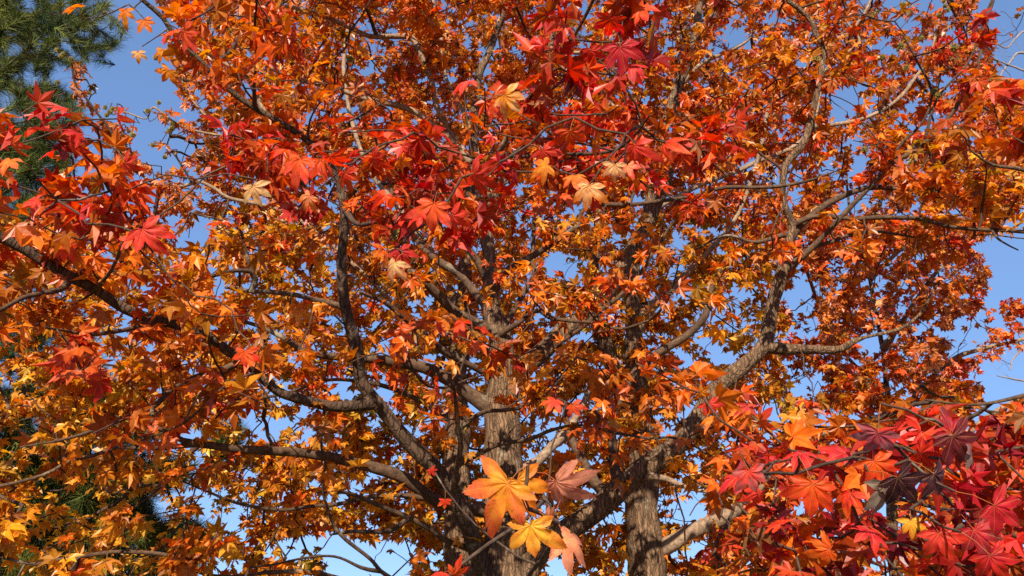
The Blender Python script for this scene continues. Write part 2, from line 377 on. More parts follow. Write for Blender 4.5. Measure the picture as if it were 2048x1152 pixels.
LIMBS = [
 ('A', 'trunkA', None, 5.0, 5.0, 'bark', [(1012,1152,92),(1003,1000,80),(1003,900,76),(1003,840,68),(1004,770,58),(1003,700,48),(988,640,38),(980,575,31),(978,520,27),(972,450,24),(988,400,19),(1028,320,18),(1068,250,16),(1087,187,16),(1102,111,15),(1104,45,13),(1097,0,12),(1090,-120,8),(1100,-260,4)]),
 ('A', 'V', 'trunkA', None, 2.7, 'dark', [(1000,1240,40),(957,1110,37),(934,1050,36),(906,992,34),(878,946,32),(844,912,31),(802,867,30),(764,821,28),(740,790,27),(722,762,25),(712,692,24),(691,616,22),(684,578,22),(682,519,20),(687,477,18),(688,400,16),(665,335,15),(635,299,14),(597,267,14),(556,243,13),(507,215,12),(469,188,12),(427,149,11),(382,104,11),(351,73,10),(326,35,10),(285,0,9),(230,-50,7),(150,-120,4)]),
 ('A', 'leftlimb', 'V', None, 2.6, 'dark', [(752,806,22),(700,811,20),(660,811,21),(608,801,21),(555,783,20),(514,745,20),(500,731,20),(451,699,20),(417,675,20),(365,654,20),(312,640,21),(250,616,21),(194,578,21),(121,543,22),(52,501,22),(0,474,22),(-80,440,20),(-180,420,14),(-320,380,7)]),
 ('A', 'rightbig', 'trunkA', None, 4.2, 'bark', [(1010,1200,50),(1052,1144,48),(1087,1099,46),(1156,1047,46),(1208,1009,46),(1260,960,45),(1312,919,44),(1357,884,40),(1400,830,36),(1438,772,34),(1487,731,31),(1528,692,30),(1537,658,28),(1548,600,26),(1558,560,24),(1572,498,19),(1585,450,16),(1566,396,14),(1570,333,13),(1591,306,15),(1612,278,14),(1632,190,12),(1647,104,10),(1633,69,10),(1622,42,9),(1598,17,9),(1570,-10,8),(1530,-100,5)]),
 ('A', 'diag', 'trunkA', None, 6.0, 'bark', [(1012,790,42),(1031,762,42),(1052,734,40),(1094,699,38),(1128,658,36),(1173,630,33),(1212,588,32),(1232,554,32),(1267,498,28),(1300,440,22),(1335,360,18),(1352,260,14),(1360,150,10),(1372,40,7)]),
 ('A', 'C1', 'trunkA', None, 3.8, 'branch', [(980,590,16),(993,567,15),(1017,540,15),(1059,515,14),(1104,488,12),(1160,449,10),(1163,425,9),(1177,408,9),(1260,409,9),(1330,401,8),(1400,389,8),(1452,375,8),(1542,375,7),(1612,363,6),(1667,344,4)]),
 ('A', 'C2', 'trunkA', None, 4.2, 'branch', [(985,695,11),(1003,668,11),(1038,644,10),(1073,620,9),(1107,637,8),(1191,647,7),(1243,658,5),(1300,640,4)]),
 ('A', 'C3', 'trunkA', None, 5.8, 'branch', [(1008,660,12),(1031,613,12),(1052,578,11),(1069,547,11),(1066,519,9),(1068,449,7),(1069,415,6),(1085,340,4)]),
 ('A', 'C4', 'trunkA', None, 5.6, 'branch', [(966,625,17),(941,574,17),(913,543,16),(878,522,15),(840,490,10),(800,430,8),(770,340,6),(742,250,4)]),
 ('A', 'C4b', 'trunkA', None, 4.6, 'branch', [(982,570,14),(962,533,14),(941,502,13),(906,460,11),(880,400,8),(850,330,7)]),
 ('A', 'C5', 'trunkA', None, 4.2, 'branch', [(975,670,20),(920,630,20),(885,599,19),(857,571,18),(819,543,16),(780,520,12),(735,515,9),(710,470,6)]),
 ('A', 'C6', 'trunkA', None, 4.0, 'branch', [(975,760,14),(900,710,12),(857,679,11),(830,654,11),(798,627,10),(764,602,9),(720,585,6)]),
 ('A', 'C7', 'trunkA', None, 4.6, 'branch', [(985,830,28),(940,790,26),(905,765,25),(850,735,24),(791,722,22),(700,717,15),(618,706,13),(573,679,11),(521,654,9),(470,640,6),(420,640,4)]),
 ('A', 'L4', 'trunkA', None, 4.2, 'pale', [(975,400,13),(920,300,12),(854,240,12),(809,215,12),(739,201,12),(670,177,11),(590,156,10),(524,128,8),(451,100,6),(368,83,4)]),
 ('A', 'L5', 'trunkA', None, 4.6, 'pale', [(1000,385,11),(940,320,11),(878,222,11),(864,163,12),(844,118,12),(823,76,12),(785,72,11),(739,73,10),(700,55,10),(625,24,8),(542,5,6),(470,-30,4)]),
 ('A', 'L5b', 'L5', None, 4.3, 'twig', [(752,72,6),(742,40,6),(729,7,5),(720,-60,3)]),
 ('A', 'vert', 'V', None, 2.3, 'twig', [(505,210,7),(509,160,6),(514,115,6),(509,69,6),(514,0,5),(512,-80,4)]),
 ('A', 'L3', 'V', None, 3.2, 'pale', [(540,232,8),(493,156,8),(451,128,7),(400,100,6),(368,83,5),(330,60,4)]),
 ('A', 'near', 'V', None, 2.0, 'twig', [(688,410,10),(720,450,9),(800,430,8),(870,400,8),(937,330,8),(993,314,8),(1080,312,7),(1156,307,7),(1226,302,6),(1267,274,5),(1300,230,3)]),
 ('A', 'neardiag', 'near', None, 2.0, 'branch', [(993,314,9),(1014,274,9),(1031,236,9),(1055,205,8),(1087,149,9),(1121,104,8),(1149,69,7),(1187,0,7),(1215,-70,5)]),
 ('A', 'neararm', 'neardiag', None, 2.0, 'twig', [(1121,104,5),(1140,80,4),(1200,85,4),(1262,80,3),(1300,70,2)]),
 ('A', 'M', 'V', None, 4.4, 'branch', [(684,609,11),(642,602,10),(573,587,10),(497,581,8),(450,575,5)]),
 ('A', 'Mb', 'M', None, 3.8, 'branch', [(508,581,10),(512,560,9),(503,543,9),(469,541,8),(431,550,8),(396,560,7),(330,590,4)]),
 ('A', 'Mc', 'Mb', None, 4.0, 'twig', [(508,545,6),(486,484,6),(479,460,5),(440,440,4),(380,425,3)]),
 ('A', 'K', 'leftlimb', None, 2.7, 'branch', [(153,560,11),(120,580,10),(87,588,10),(49,595,10),(0,620,9),(-80,640,5)]),
 ('A', 'J', 'leftlimb', None, 2.9, 'branch', [(305,642,10),(285,652,9),(243,661,9),(194,668,8),(146,665,6),(90,655,4)]),
 ('A', 'Lt', 'leftlimb', None, 2.6, 'branch', [(201,581,8),(226,533,7),(250,484,7),(280,470,4)]),
 ('A', 'I', 'leftlimb', None, 3.2, 'branch', [(486,725,11),(450,738,10),(417,745,10),(347,776,10),(305,814,11),(243,839,9),(191,860,8),(120,880,5),(40,895,4)]),
 ('A', 'Ib', 'I', None, 3.1, 'branch', [(310,812,7),(305,840,6),(293,868,6),(270,900,4)]),
 ('A', 'H', 'trunkA', None, 3.9, 'branch', [(990,1030,26),(930,1012,26),(878,1002,25),(833,974,24),(788,950,23),(720,928,22),(642,912,20),(590,905,19),(521,901,17),(434,891,15),(365,880,12),(333,862,10),(290,850,6)]),
 ('A', 'O', 'H', None, 3.7, 'branch', [(420,890,10),(365,892,9),(302,898,8),(236,894,8),(187,912,8),(139,922,8),(87,950,7),(0,971,7),(-90,990,4)]),
 ('A', 'vs', 'V', None, 4.0, 'branch', [(906,1000,12),(913,943,11),(920,891,11),(914,850,11),(913,808,9),(908,770,5)]),
 ('A', 'vsb', 'vs', None, 3.7, 'branch', [(916,932,8),(958,908,8),(1003,887,8),(1059,880,8),(1104,860,7),(1160,850,5),(1215,862,3)]),
 ('A', 'vsc', 'vs', None, 3.8, 'branch', [(920,855,8),(965,825,9),(1005,820,8),(1045,814,6),(1090,790,4)]),
 ('A', 'E1', 'trunkA', None, 5.4, 'pale', [(1035,955,20),(1076,922,20),(1104,891,19),(1139,856,18),(1170,800,12),(1190,740,8)]),
 ('A', 'F1', 'rightbig', None, 5.0, 'branch', [(1215,1000,20),(1190,965,19),(1170,932,18),(1150,895,16),(1135,850,12),(1130,800,8)]),
 ('A', 'sr', 'rightbig', None, 4.4, 'pale', [(1280,955,13),(1300,953,12),(1330,957,11),(1370,974,10),(1420,985,6),(1470,1000,4)]),
 ('A', 'R9', 'rightbig', None, 4.4, 'bark', [(1535,700,19),(1570,699,18),(1598,699,17),(1647,701,16),(1681,698,15),(1709,682,13),(1730,675,7),(1799,658,7),(1841,627,6),(1860,595,5),(1880,560,3)]),
 ('A', 'R10', 'rightbig', None, 4.6, 'branch', [(1235,985,18),(1225,850,17),(1260,758,16),(1312,710,15),(1348,689,15),(1383,665,15),(1410,630,15),(1417,592,14),(1440,540,8),(1470,500,6)]),
 ('A', 'R1', 'rightbig', None, 3.6, 'branch', [(1572,540,12),(1620,500,11),(1690,425,10),(1761,351,10),(1785,326,9),(1834,299,9),(1883,253,8),(1917,208,7),(1952,149,6),(1966,69,6),(1987,0,5),(2005,-70,3)]),
 ('A', 'R2', 'R1', None, 3.8, 'twig', [(1782,323,6),(1799,292,6),(1845,243,5),(1862,201,5),(1858,167,5),(1834,122,4),(1806,69,3)]),
 ('A', 'R3', 'R1', None, 3.7, 'twig', [(1850,292,5),(1876,194,5),(1938,122,4),(1975,20,4),(1995,-20,3)]),
 ('A', 'R6', 'rightbig', None, 4.6, 'branch', [(1572,490,13),(1600,450,13),(1660,405,13),(1713,382,12),(1758,375,11),(1800,380,8),(1880,395,5),(1950,400,3)]),
 ('A', 'R7', 'rightbig', None, 3.7, 'branch', [(1590,452,10),(1629,432,9),(1713,437,9),(1779,435,9),(1851,441,9),(1904,455,8),(1956,458,8),(2048,463,7),(2140,470,4)]),
 ('A', 'R7b', 'R7', None, 3.6, 'twig', [(1988,460,4),(2001,481,4),(2036,500,3)]),
 ('A', 'R8', 'rightbig', None, 4.7, 'branch', [(1562,550,10),(1605,505,9),(1660,484,8),(1709,469,7),(1758,463,6),(1830,475,4)]),
 ('A', 'R8b', 'rightbig', None, 4.6, 'branch', [(1575,465,9),(1540,478,8),(1504,484,7),(1450,470,5),(1390,500,4)]),
 ('A', 'T', 'trunkA', None, 4.2, 'branch', [(965,1120,14),(885,1078,12),(865,1061,12),(819,1037,11),(739,1002,9),(690,985,7),(630,985,4)]),
 ('A', 'Tb', 'T', None, 4.3, 'twig', [(819,1040,8),(774,1061,8),(698,1064,7),(660,1070,4)]),
 ('A', 'S', 'H', None, 4.1, 'branch', [(865,998,11),(844,995,10),(753,992,9),(670,1009,8),(625,1012,7),(555,1019,7),(469,1005,6),(410,981,5),(360,960,3)]),
 ('A', 'U', 'trunkA', None, 4.0, 'branch', [(980,1210,12),(860,1190,10),(774,1152,9),(739,1117,8),(691,1078,8),(670,1054,7),(655,1016,6),(645,978,5),(650,930,3)]),
 ('A', 'W', 'U', None, 3.9, 'twig', [(760,1150,6),(722,1134,6),(670,1113,5),(608,1117,5),(541,1130,4),(500,1135,3)]),
 ('A', 'X', 'U', None, 3.9, 'branch', [(830,1185,9),(730,1170,9),(642,1148,9),(555,1144,8),(486,1151,7),(417,1150,8),(382,1134,8),(330,1110,8),(243,1104,8),(139,1117,8),(69,1127,7),(0,1113,6),(-80,1105,4)]),
 ('A', 'D1', 'diag', None, 4.6, 'branch', [(1097,700,9),(1149,668,9),(1184,637,9),(1257,574,9),(1310,500,7),(1350,440,5)]),
 ('A', 'herotwig', 'V', None, 1.22, 'twig', [(985,1230,12),(1020,1200,12),(1066,1141,9),(1097,1096,8),(1108,1050,5),(1105,1010,4),(1085,990,3)]),
 ('B', 'trunkB', None, 6.2, 6.2, 'bark', [(922,1152,58),(912,950,54),(914,800,46),(918,700,38),(926,600,30),(936,450,22),(945,300,18),(955,167,16),(972,118,14),(993,62,13),(1020,0,11),(1050,-120,8),(1060,-240,4)]),
 ('B', 'B1', 'trunkB', None, 6.0, 'branch', [(993,75,7),(1004,35,7),(1000,0,6),(990,-80,4)]),
 ('B', 'B2', 'trunkB', None, 6.8, 'pale', [(925,620,16),(870,520,14),(800,420,11),(740,340,9),(700,230,8),(688,120,8),(700,30,7),(710,-80,5)]),
 ('B', 'B3', 'trunkB', None, 6.4, 'pale', [(930,420,10),(960,350,9),(940,250,8),(890,150,7),(880,60,6),(850,-60,4)]),
 ('B', 'B4', 'trunkB', None, 6.0, 'pale', [(918,730,14),(830,650,11),(740,560,9),(640,470,8),(560,420,7),(458,396,7),(437,382,7),(399,363,7),(368,372,7),(319,372,6),(278,347,5),(262,340,4)]),
 ('B', 'B9', 'B4', None, 5.4, 'twig', [(275,345,5),(243,309,5),(222,264,5),(194,226,4.5),(167,188,4.5),(149,163,4),(144,128,3)]),
 ('B', 'B5', 'B4', None, 5.8, 'pale', [(600,445,7),(560,330,6),(521,285,5),(469,267,5),(424,243,4.5),(378,191,4),(360,150,3)]),
 ('B', 'B6', 'B5', None, 5.7, 'pale', [(500,280,5),(440,270,5),(385,260,4.5),(347,243,4),(307,215,4),(292,238,3),(257,226,3),(230,220,2.5)]),
 ('B', 'B7', 'B4', None, 6.0, 'twig', [(378,368,4),(350,310,4),(335,290,3),(345,260,3)]),
 ('B', 'B8', 'trunkB', None, 5.6, 'branch', [(914,860,14),(840,800,11),(760,770,9),(660,760,7),(560,790,6),(470,800,5),(380,830,4)]),
 ('C', 'trunkC', None, 6.6, 6.6, 'bark', [(1292,1152,78),(1288,1050,69),(1287,950,60),(1281,850,49),(1271,730,38),(1268,640,32),(1264,560,25),(1275,480,21),(1300,400,19),(1330,250,18),(1358,167,19),(1383,104,18),(1400,0,13),(1410,-120,8),(1430,-250,4)]),
 ('C', 'Cb', 'trunkC', None, 6.4, 'pale', [(1272,665,22),(1285,632,22),(1312,606,21),(1333,588,20),(1360,560,14),(1420,500,10),(1480,420,8),(1520,300,8),(1540,200,7),(1580,120,6)]),
 ('C', 'Cc', 'trunkC', None, 7.0, 'bark', [(1282,870,32),(1250,800,31),(1232,762,30),(1222,720,30),(1208,682,29),(1193,640,26),(1190,560,20),(1192,519,16),(1200,420,13),(1210,300,10),(1190,180,8),(1200,60,5)]),
 ('C', 'Cd', 'trunkC', None, 6.0, 'pale', [(1315,1120,30),(1362,1075,30),(1417,1047,29),(1469,1019,27),(1510,985,18),(1560,930,14),(1620,880,10),(1700,850,7)]),
 ('C', 'Ce', 'trunkC', None, 6.8, 'pale', [(1350,170,10),(1400,130,8),(1452,105,7),(1490,85,6),(1510,60,4)]),
 ('C', 'Cf', 'trunkC', None, 6.2, 'pale', [(1110,240,7),(1111,121,8),(1167,104,8),(1260,82,8),(1330,69,7),(1370,62,7),(1403,42,7),(1470,0,5),(1520,-50,3)]),
 ('C', 'Cg', 'trunkC', None, 6.6, 'pale', [(1290,430,10),(1380,380,9),(1500,330,9),(1620,260,8),(1653,83,7),(1695,69,6),(1716,45,6),(1737,10,5),(1760,-60,3)]),
 ('C', 'Ch', 'Cg', None, 6.5, 'pale', [(1640,150,6),(1690,110,6),(1719,83,5),(1702,55,5),(1678,24,4)]),
 ('C', 'Ci', 'Cg', None, 6.4, 'pale', [(1625,255,8),(1720,240,8),(1792,201,8),(1827,160,7),(1860,110,5),(1880,30,4),(1900,-10,3)]),
 ('D', 'trunkD', None, 3.6, 3.6, 'bark', [(2500,1152,90),(2480,900,80),(2440,500,60),(2380,100,40),(2300,-300,20)]),
 ('D', 'D1b', 'trunkD', None, 2.2, 'twig', [(2490,1020,34),(2350,1040,26),(2200,1060,18),(2048,1075,11),(1950,1040,8),(1850,1010,7),(1760,990,6),(1690,960,5),(1645,925,4),(1610,905,3)]),
 ('D', 'D2b', 'trunkD', None, 2.4, 'twig', [(2480,900,30),(2300,930,18),(2120,960,11),(2048,978,8),(1960,970,6),(1900,940,6),(1850,900,5),(1800,880,4)]),
 ('D', 'D3b', 'D1b', None, 2.4, 'twig', [(1950,1040,8),(1850,1080,7),(1760,1090,6),(1680,1075,5),(1600,1080,4),(1520,1060,3)]),
 ('D', 'D4b', 'trunkD', None, 3.2, 'branch', [(2460,700,22),(2300,720,14),(2150,760,10),(2050,790,8),(1950,810,6),(1850,800,4)]),
 ('D', 'D5b', 'trunkD', None, 3.0, 'branch', [(2430,450,24),(2280,420,15),(2150,380,10),(2050,340,8),(1985,330,6),(1940,300,4)]),
 ('E', 'trunkE', None, 10.5, 10.5, 'bark', [(1790,1152,24),(1785,950,17),(1778,820,12),(1765,700,9),(1740,560,7),(1700,420,5),(1690,300,3)]),
 ('E', 'E1b', 'trunkE', None, 9.8, 'pale', [(1782,860,10),(1840,780,8),(1900,722,10),(1955,700,8),(2048,678,7),(2120,650,4)]),
 ('E', 'E2b', 'trunkE', None, 9.6, 'pale', [(1765,700,12),(1820,620,9),(1860,560,8),(1900,520,6),(1945,500,4)]),
 ('E', 'E3b', 'trunkE', None, 10.2, 'pale', [(1740,560,9),(1800,500,8),(1850,470,6),(1900,430,4)]),
 ('E', 'E4b', 'trunkE', None, 9.6, 'pale', [(1775,780,8),(1700,720,7),(1650,640,6),(1620,560,7),(1600,500,5)]),
 ('E', 'E5b', 'trunkE', None, 9.6, 'pale', [(1790,1000,18),(1900,900,12),(1980,830,9),(2060,790,6),(2150,760,4)]),
]
MATS = {'dark': M_SHADED, 'bark': M_BARK, 'branch': M_BRANCH, 'pale': M_PALE, 'twig': M_TWIG}
curves = {}          # key -> resampled (x, y, z, radius, px, py, w)
skel_pts, skel_tree, skel_rad = [], [], []
mask_pts = []        # thick limbs seen in the photo: px, py, half width, Y
for tree, key, parent, y0, y1, mat, pts in LIMBS:
    pts = np.array(pts, float)
    L = np.concatenate([[0], np.cumsum(np.linalg.norm(np.diff(pts[:, :2], axis=0), axis=1))]); L /= L[-1]
    if parent is not None:
        pc = curves[parent]
        i = np.argmin(np.hypot(pc[:, 4] - pts[0, 0], pc[:, 5] - pts[0, 1]))
        y0 = pc[i, 1]
    if parent is None and y0 == y1: Ys = np.full(len(pts), y0)
    else: Ys = y0 + (y1 - y0) * L
    W = at_many(pts[:, :2], Ys)
    if parent is not None: W[0] = pc[i, :3]
    rad = np.array([depth(p[0], p[1], Y) * p[2] / FPX / 2 for p, Y in zip(pts, Ys)])
    rows = np.column_stack([W, rad, pts[:, 0], pts[:, 1], pts[:, 2]])
    if parent is None:                       # trunk: carry it down into the ground
        b = rows[0].copy(); zs = [b[2] * 0.55, 0.25, -0.25]
        low = []
        for z, fl in zip(zs, (1.05, 1.25, 1.6)):
            r_ = b.copy(); r_[2] = z; r_[3] = b[3] * fl; r_[4:6] = to_px(r_[:3])[:2]; low.append(r_)
        rows = np.vstack([low[::-1], rows])
    thick = rad.max()
    C = catmull(rows, 0.05 if thick > 0.02 else 0.035)
    k = np.arange(len(C))
    jit = rng.normal(size=(len(C), 3)) * 0.0; 
    for f_ in (0.21, 0.47, 0.93):
        jit += np.sin(k[:, None] * f_ + rng.uniform(0, 6.28, 3)) * (0.10 if thick > 0.02 else 0.22) * C[:, 3:4] / (1 + f_)
    if parent is not None: jit[0] = 0
    C[:, :3] += jit
    C[:, 3] = np.maximum(C[:, 3], 0.0012)
    if parent is not None: C[:7, 3] *= np.linspace(1.4, 1.0, 7)[:len(C[:7])]      # swollen collar at the fork
    curves[key] = C
    mb = Mesh()
    sides = 20 if thick > 0.08 else (14 if thick > 0.035 else 8)
    tube(mb, C[:, :3], C[:, 3], sides, rough=0.07 if thick > 0.03 else 0.05)
    # stubs, knots and short broken spurs along the limb
    for _ in range(int(len(C) * (0.02 if thick > 0.03 else 0.035))):
        q = rng.integers(2, len(C) - 2); d = unit(rng.normal(size=3) + [0, 0, .5])
        r_ = C[q, 3]; ln = r_ + rng.uniform(0.01, 0.05)
        tube(mb, [C[q, :3], C[q, :3] + d * ln * .6, C[q, :3] + d * ln + [0, 0, .005]], [r_ * .35 + .001, r_ * .22 + .001, r_ * .12 + .001], 6)
    nm = 'trunk' if parent is None else ('limb' if thick > 0.045 else 'branch')
    mb.build(nm, MATS[mat], TREES[tree])
    sk = C[::3]
    for row in sk:
        if row[2] > 1.9 or parent is not None:
            skel_pts.append(row[:3]); skel_tree.append(tree); skel_rad.append(row[3])
    for row in C[::2]:
        if row[6] >= 7:
            half_hidden = (key == 'trunkA' and row[5] < 860) or (key in ('trunkC', 'trunkB', 'Cc') and row[5] < 960) or key in ('diag', 'C1', 'R10', 'C5') or (key == 'rightbig' and row[5] < 560)
            mask_pts.append((row[4], row[5], row[6] / 2, row[1], 1.0 if half_hidden else (.10 if row[6] > 16 else .15)))
mask_pts = np.array(mask_pts)
skel_pts = np.array(skel_pts); skel_tree = np.array(skel_tree)

# ------------------------------------------------------------------ where the sky shows between the leaves
GAPS = [
 ([(150,165),(225,85),(262,60),(300,75),(295,130),(305,215),(330,250),(420,285),(350,335),(270,320),(250,260),(200,235)], 0.03),
 ([(1430,50),(1500,55),(1508,100),(1430,110)], 0.1), ([(1655,180),(1720,175),(1715,235),(1660,240)], 0.03),
 ([(1880,-60),(2200,-60),(2200,150),(2048,170),(1985,160),(1990,70),(1970,20)], 0.04),
 ([(1680,0),(1760,-40),(1880,-60),(1900,20),(1810,60),(1720,40)], 0.35),
 ([(1975,470),(2060,478),(2060,575),(2010,600),(1985,620),(1950,640),(1975,590),(1990,540),(1950,500)], 0.02),
 ([(1900,640),(1965,620),(1990,650),(1950,720),(1900,715)], 0.05), ([(1960,730),(2060,690),(2060,790),(1990,830),(1970,790)], 0.03),
 ([(1575,555),(1640,560),(1650,600),(1600,640),(1570,620)], 0.1), ([(1580,640),(1640,640),(1650,670),(1600,680)], 0.1),
 ([(1570,735),(1660,740),(1650,790),(1580,800)], 0.08), ([(1490,800),(1560,800),(1580,840),(1540,900),(1520,880)], 0.15),
 ([(1090,500),(1160,505),(1155,560),(1100,560)], 0.12), ([(1040,560),(1070,560),(1060,620),(1035,620)], 0.3),
 ([(180,470),(240,480),(220,520),(180,505)], 0.2), ([(340,430),(430,445),(410,515),(350,500)], 0.3), ([(265,510),(320,500),(310,560),(270,550)], .35),
 ([(360,440),(400,450),(400,475),(350,480)], 0.15),
 ([(490,815),(640,860),(610,895),(480,880)], 0.12), ([(480,925),(530,930),(530,985),(485,980)], 0.12), ([(370,850),(500,880),(470,900),(400,890)], 0.4),
 ([(300,1015),(400,1030),(470,1025),(470,1065),(310,1065)], 0.12), ([(540,1080),(690,1065),(700,1135),(560,1115)], 0.08),
 ([(660,1060),(720,1080),(830,1090),(825,1200),(650,1200)], 0.03), ([(735,815),(765,840),(750,875),(725,850)], 0.15),
 ([(1330,985),(1417,975),(1417,1040),(1365,1060),(1330,1050)], 0.08), ([(1380,1080),(1425,1080),(1420,1120),(1385,1110)], 0.1),
 ([(1095,1110),(1150,1100),(1140,1200),(1090,1200)], 0.1), ([(1220,1030),(1250,1020),(1245,1080),(1220,1080)], 0.3),
 ([(1310,800),(1345,800),(1345,850),(1310,850)], 0.5), ([(1440,860),(1490,850),(1480,900),(1440,900)], 0.35),
 ([(400,860),(470,830),(540,800),(560,840),(500,860)], 0.5), ([(700,740),(740,730),(735,790),(700,780)], .4),
 ([(-60,880),(330,900),(420,960),(340,1200),(-60,1200)], .8), ([(60,1000),(100,960),(100,1010),(70,1040)], .2), ([(-50,1100),(40,1110),(40,1200),(-50,1200)], .2),
 ([(1850,225),(1900,225),(1900,260),(1850,260)], .2), ([(1310,570),(1360,570),(1340,620),(1310,610)], .4),
]
def keep_mask(px, py, Y):
    """Chance that a leaf may grow here: thin where the photograph shows sky, and in front of limbs that show bare."""
    P = np.stack([px, py], 1); k = np.ones(len(P))
    for poly, v in GAPS:
        ins = in_poly(P, poly); k[ins] = np.minimum(k[ins], v)
    if len(P):
        for s in range(0, len(P), 4000):
            e_ = s + 4000
            d = np.hypot(P[s:e_, 0, None] - mask_pts[None, :, 0], P[s:e_, 1, None] - mask_pts[None, :, 1]) - mask_pts[None, :, 2]
            front = (d < np.minimum(14, mask_pts[None, :, 2] * 1.3)) & (Y[s:e_, None] < mask_pts[None, :, 3] + 0.1)
            k[s:e_] *= np.where(front, mask_pts[None, :, 4], 1.0).min(1)
    return k

# ------------------------------------------------------------------ leaf colours (mostly pigment
COL = {k: np.array(v) for k, v in dict(
 yellow=(.86, .46, .035), amber=(.80, .30, .018), orange=(.78, .185, .011), redorange=(.77, .096, .010),
 red=(.72, .030, .014), crimson=(.50, .012, .026), pink=(.76, .085, .060), peach=(.80, .30, .13), cream=(.82, .50, .20),
 brown=(.26, .10, .03), green=(.14, .16, .02), purple=(.045, .012, .022), dusty=(.30,.13,.14), ash=(.20, .17, .125), olive=(.35, .28, .03), maroon=(.16, .012, .02)).items()}

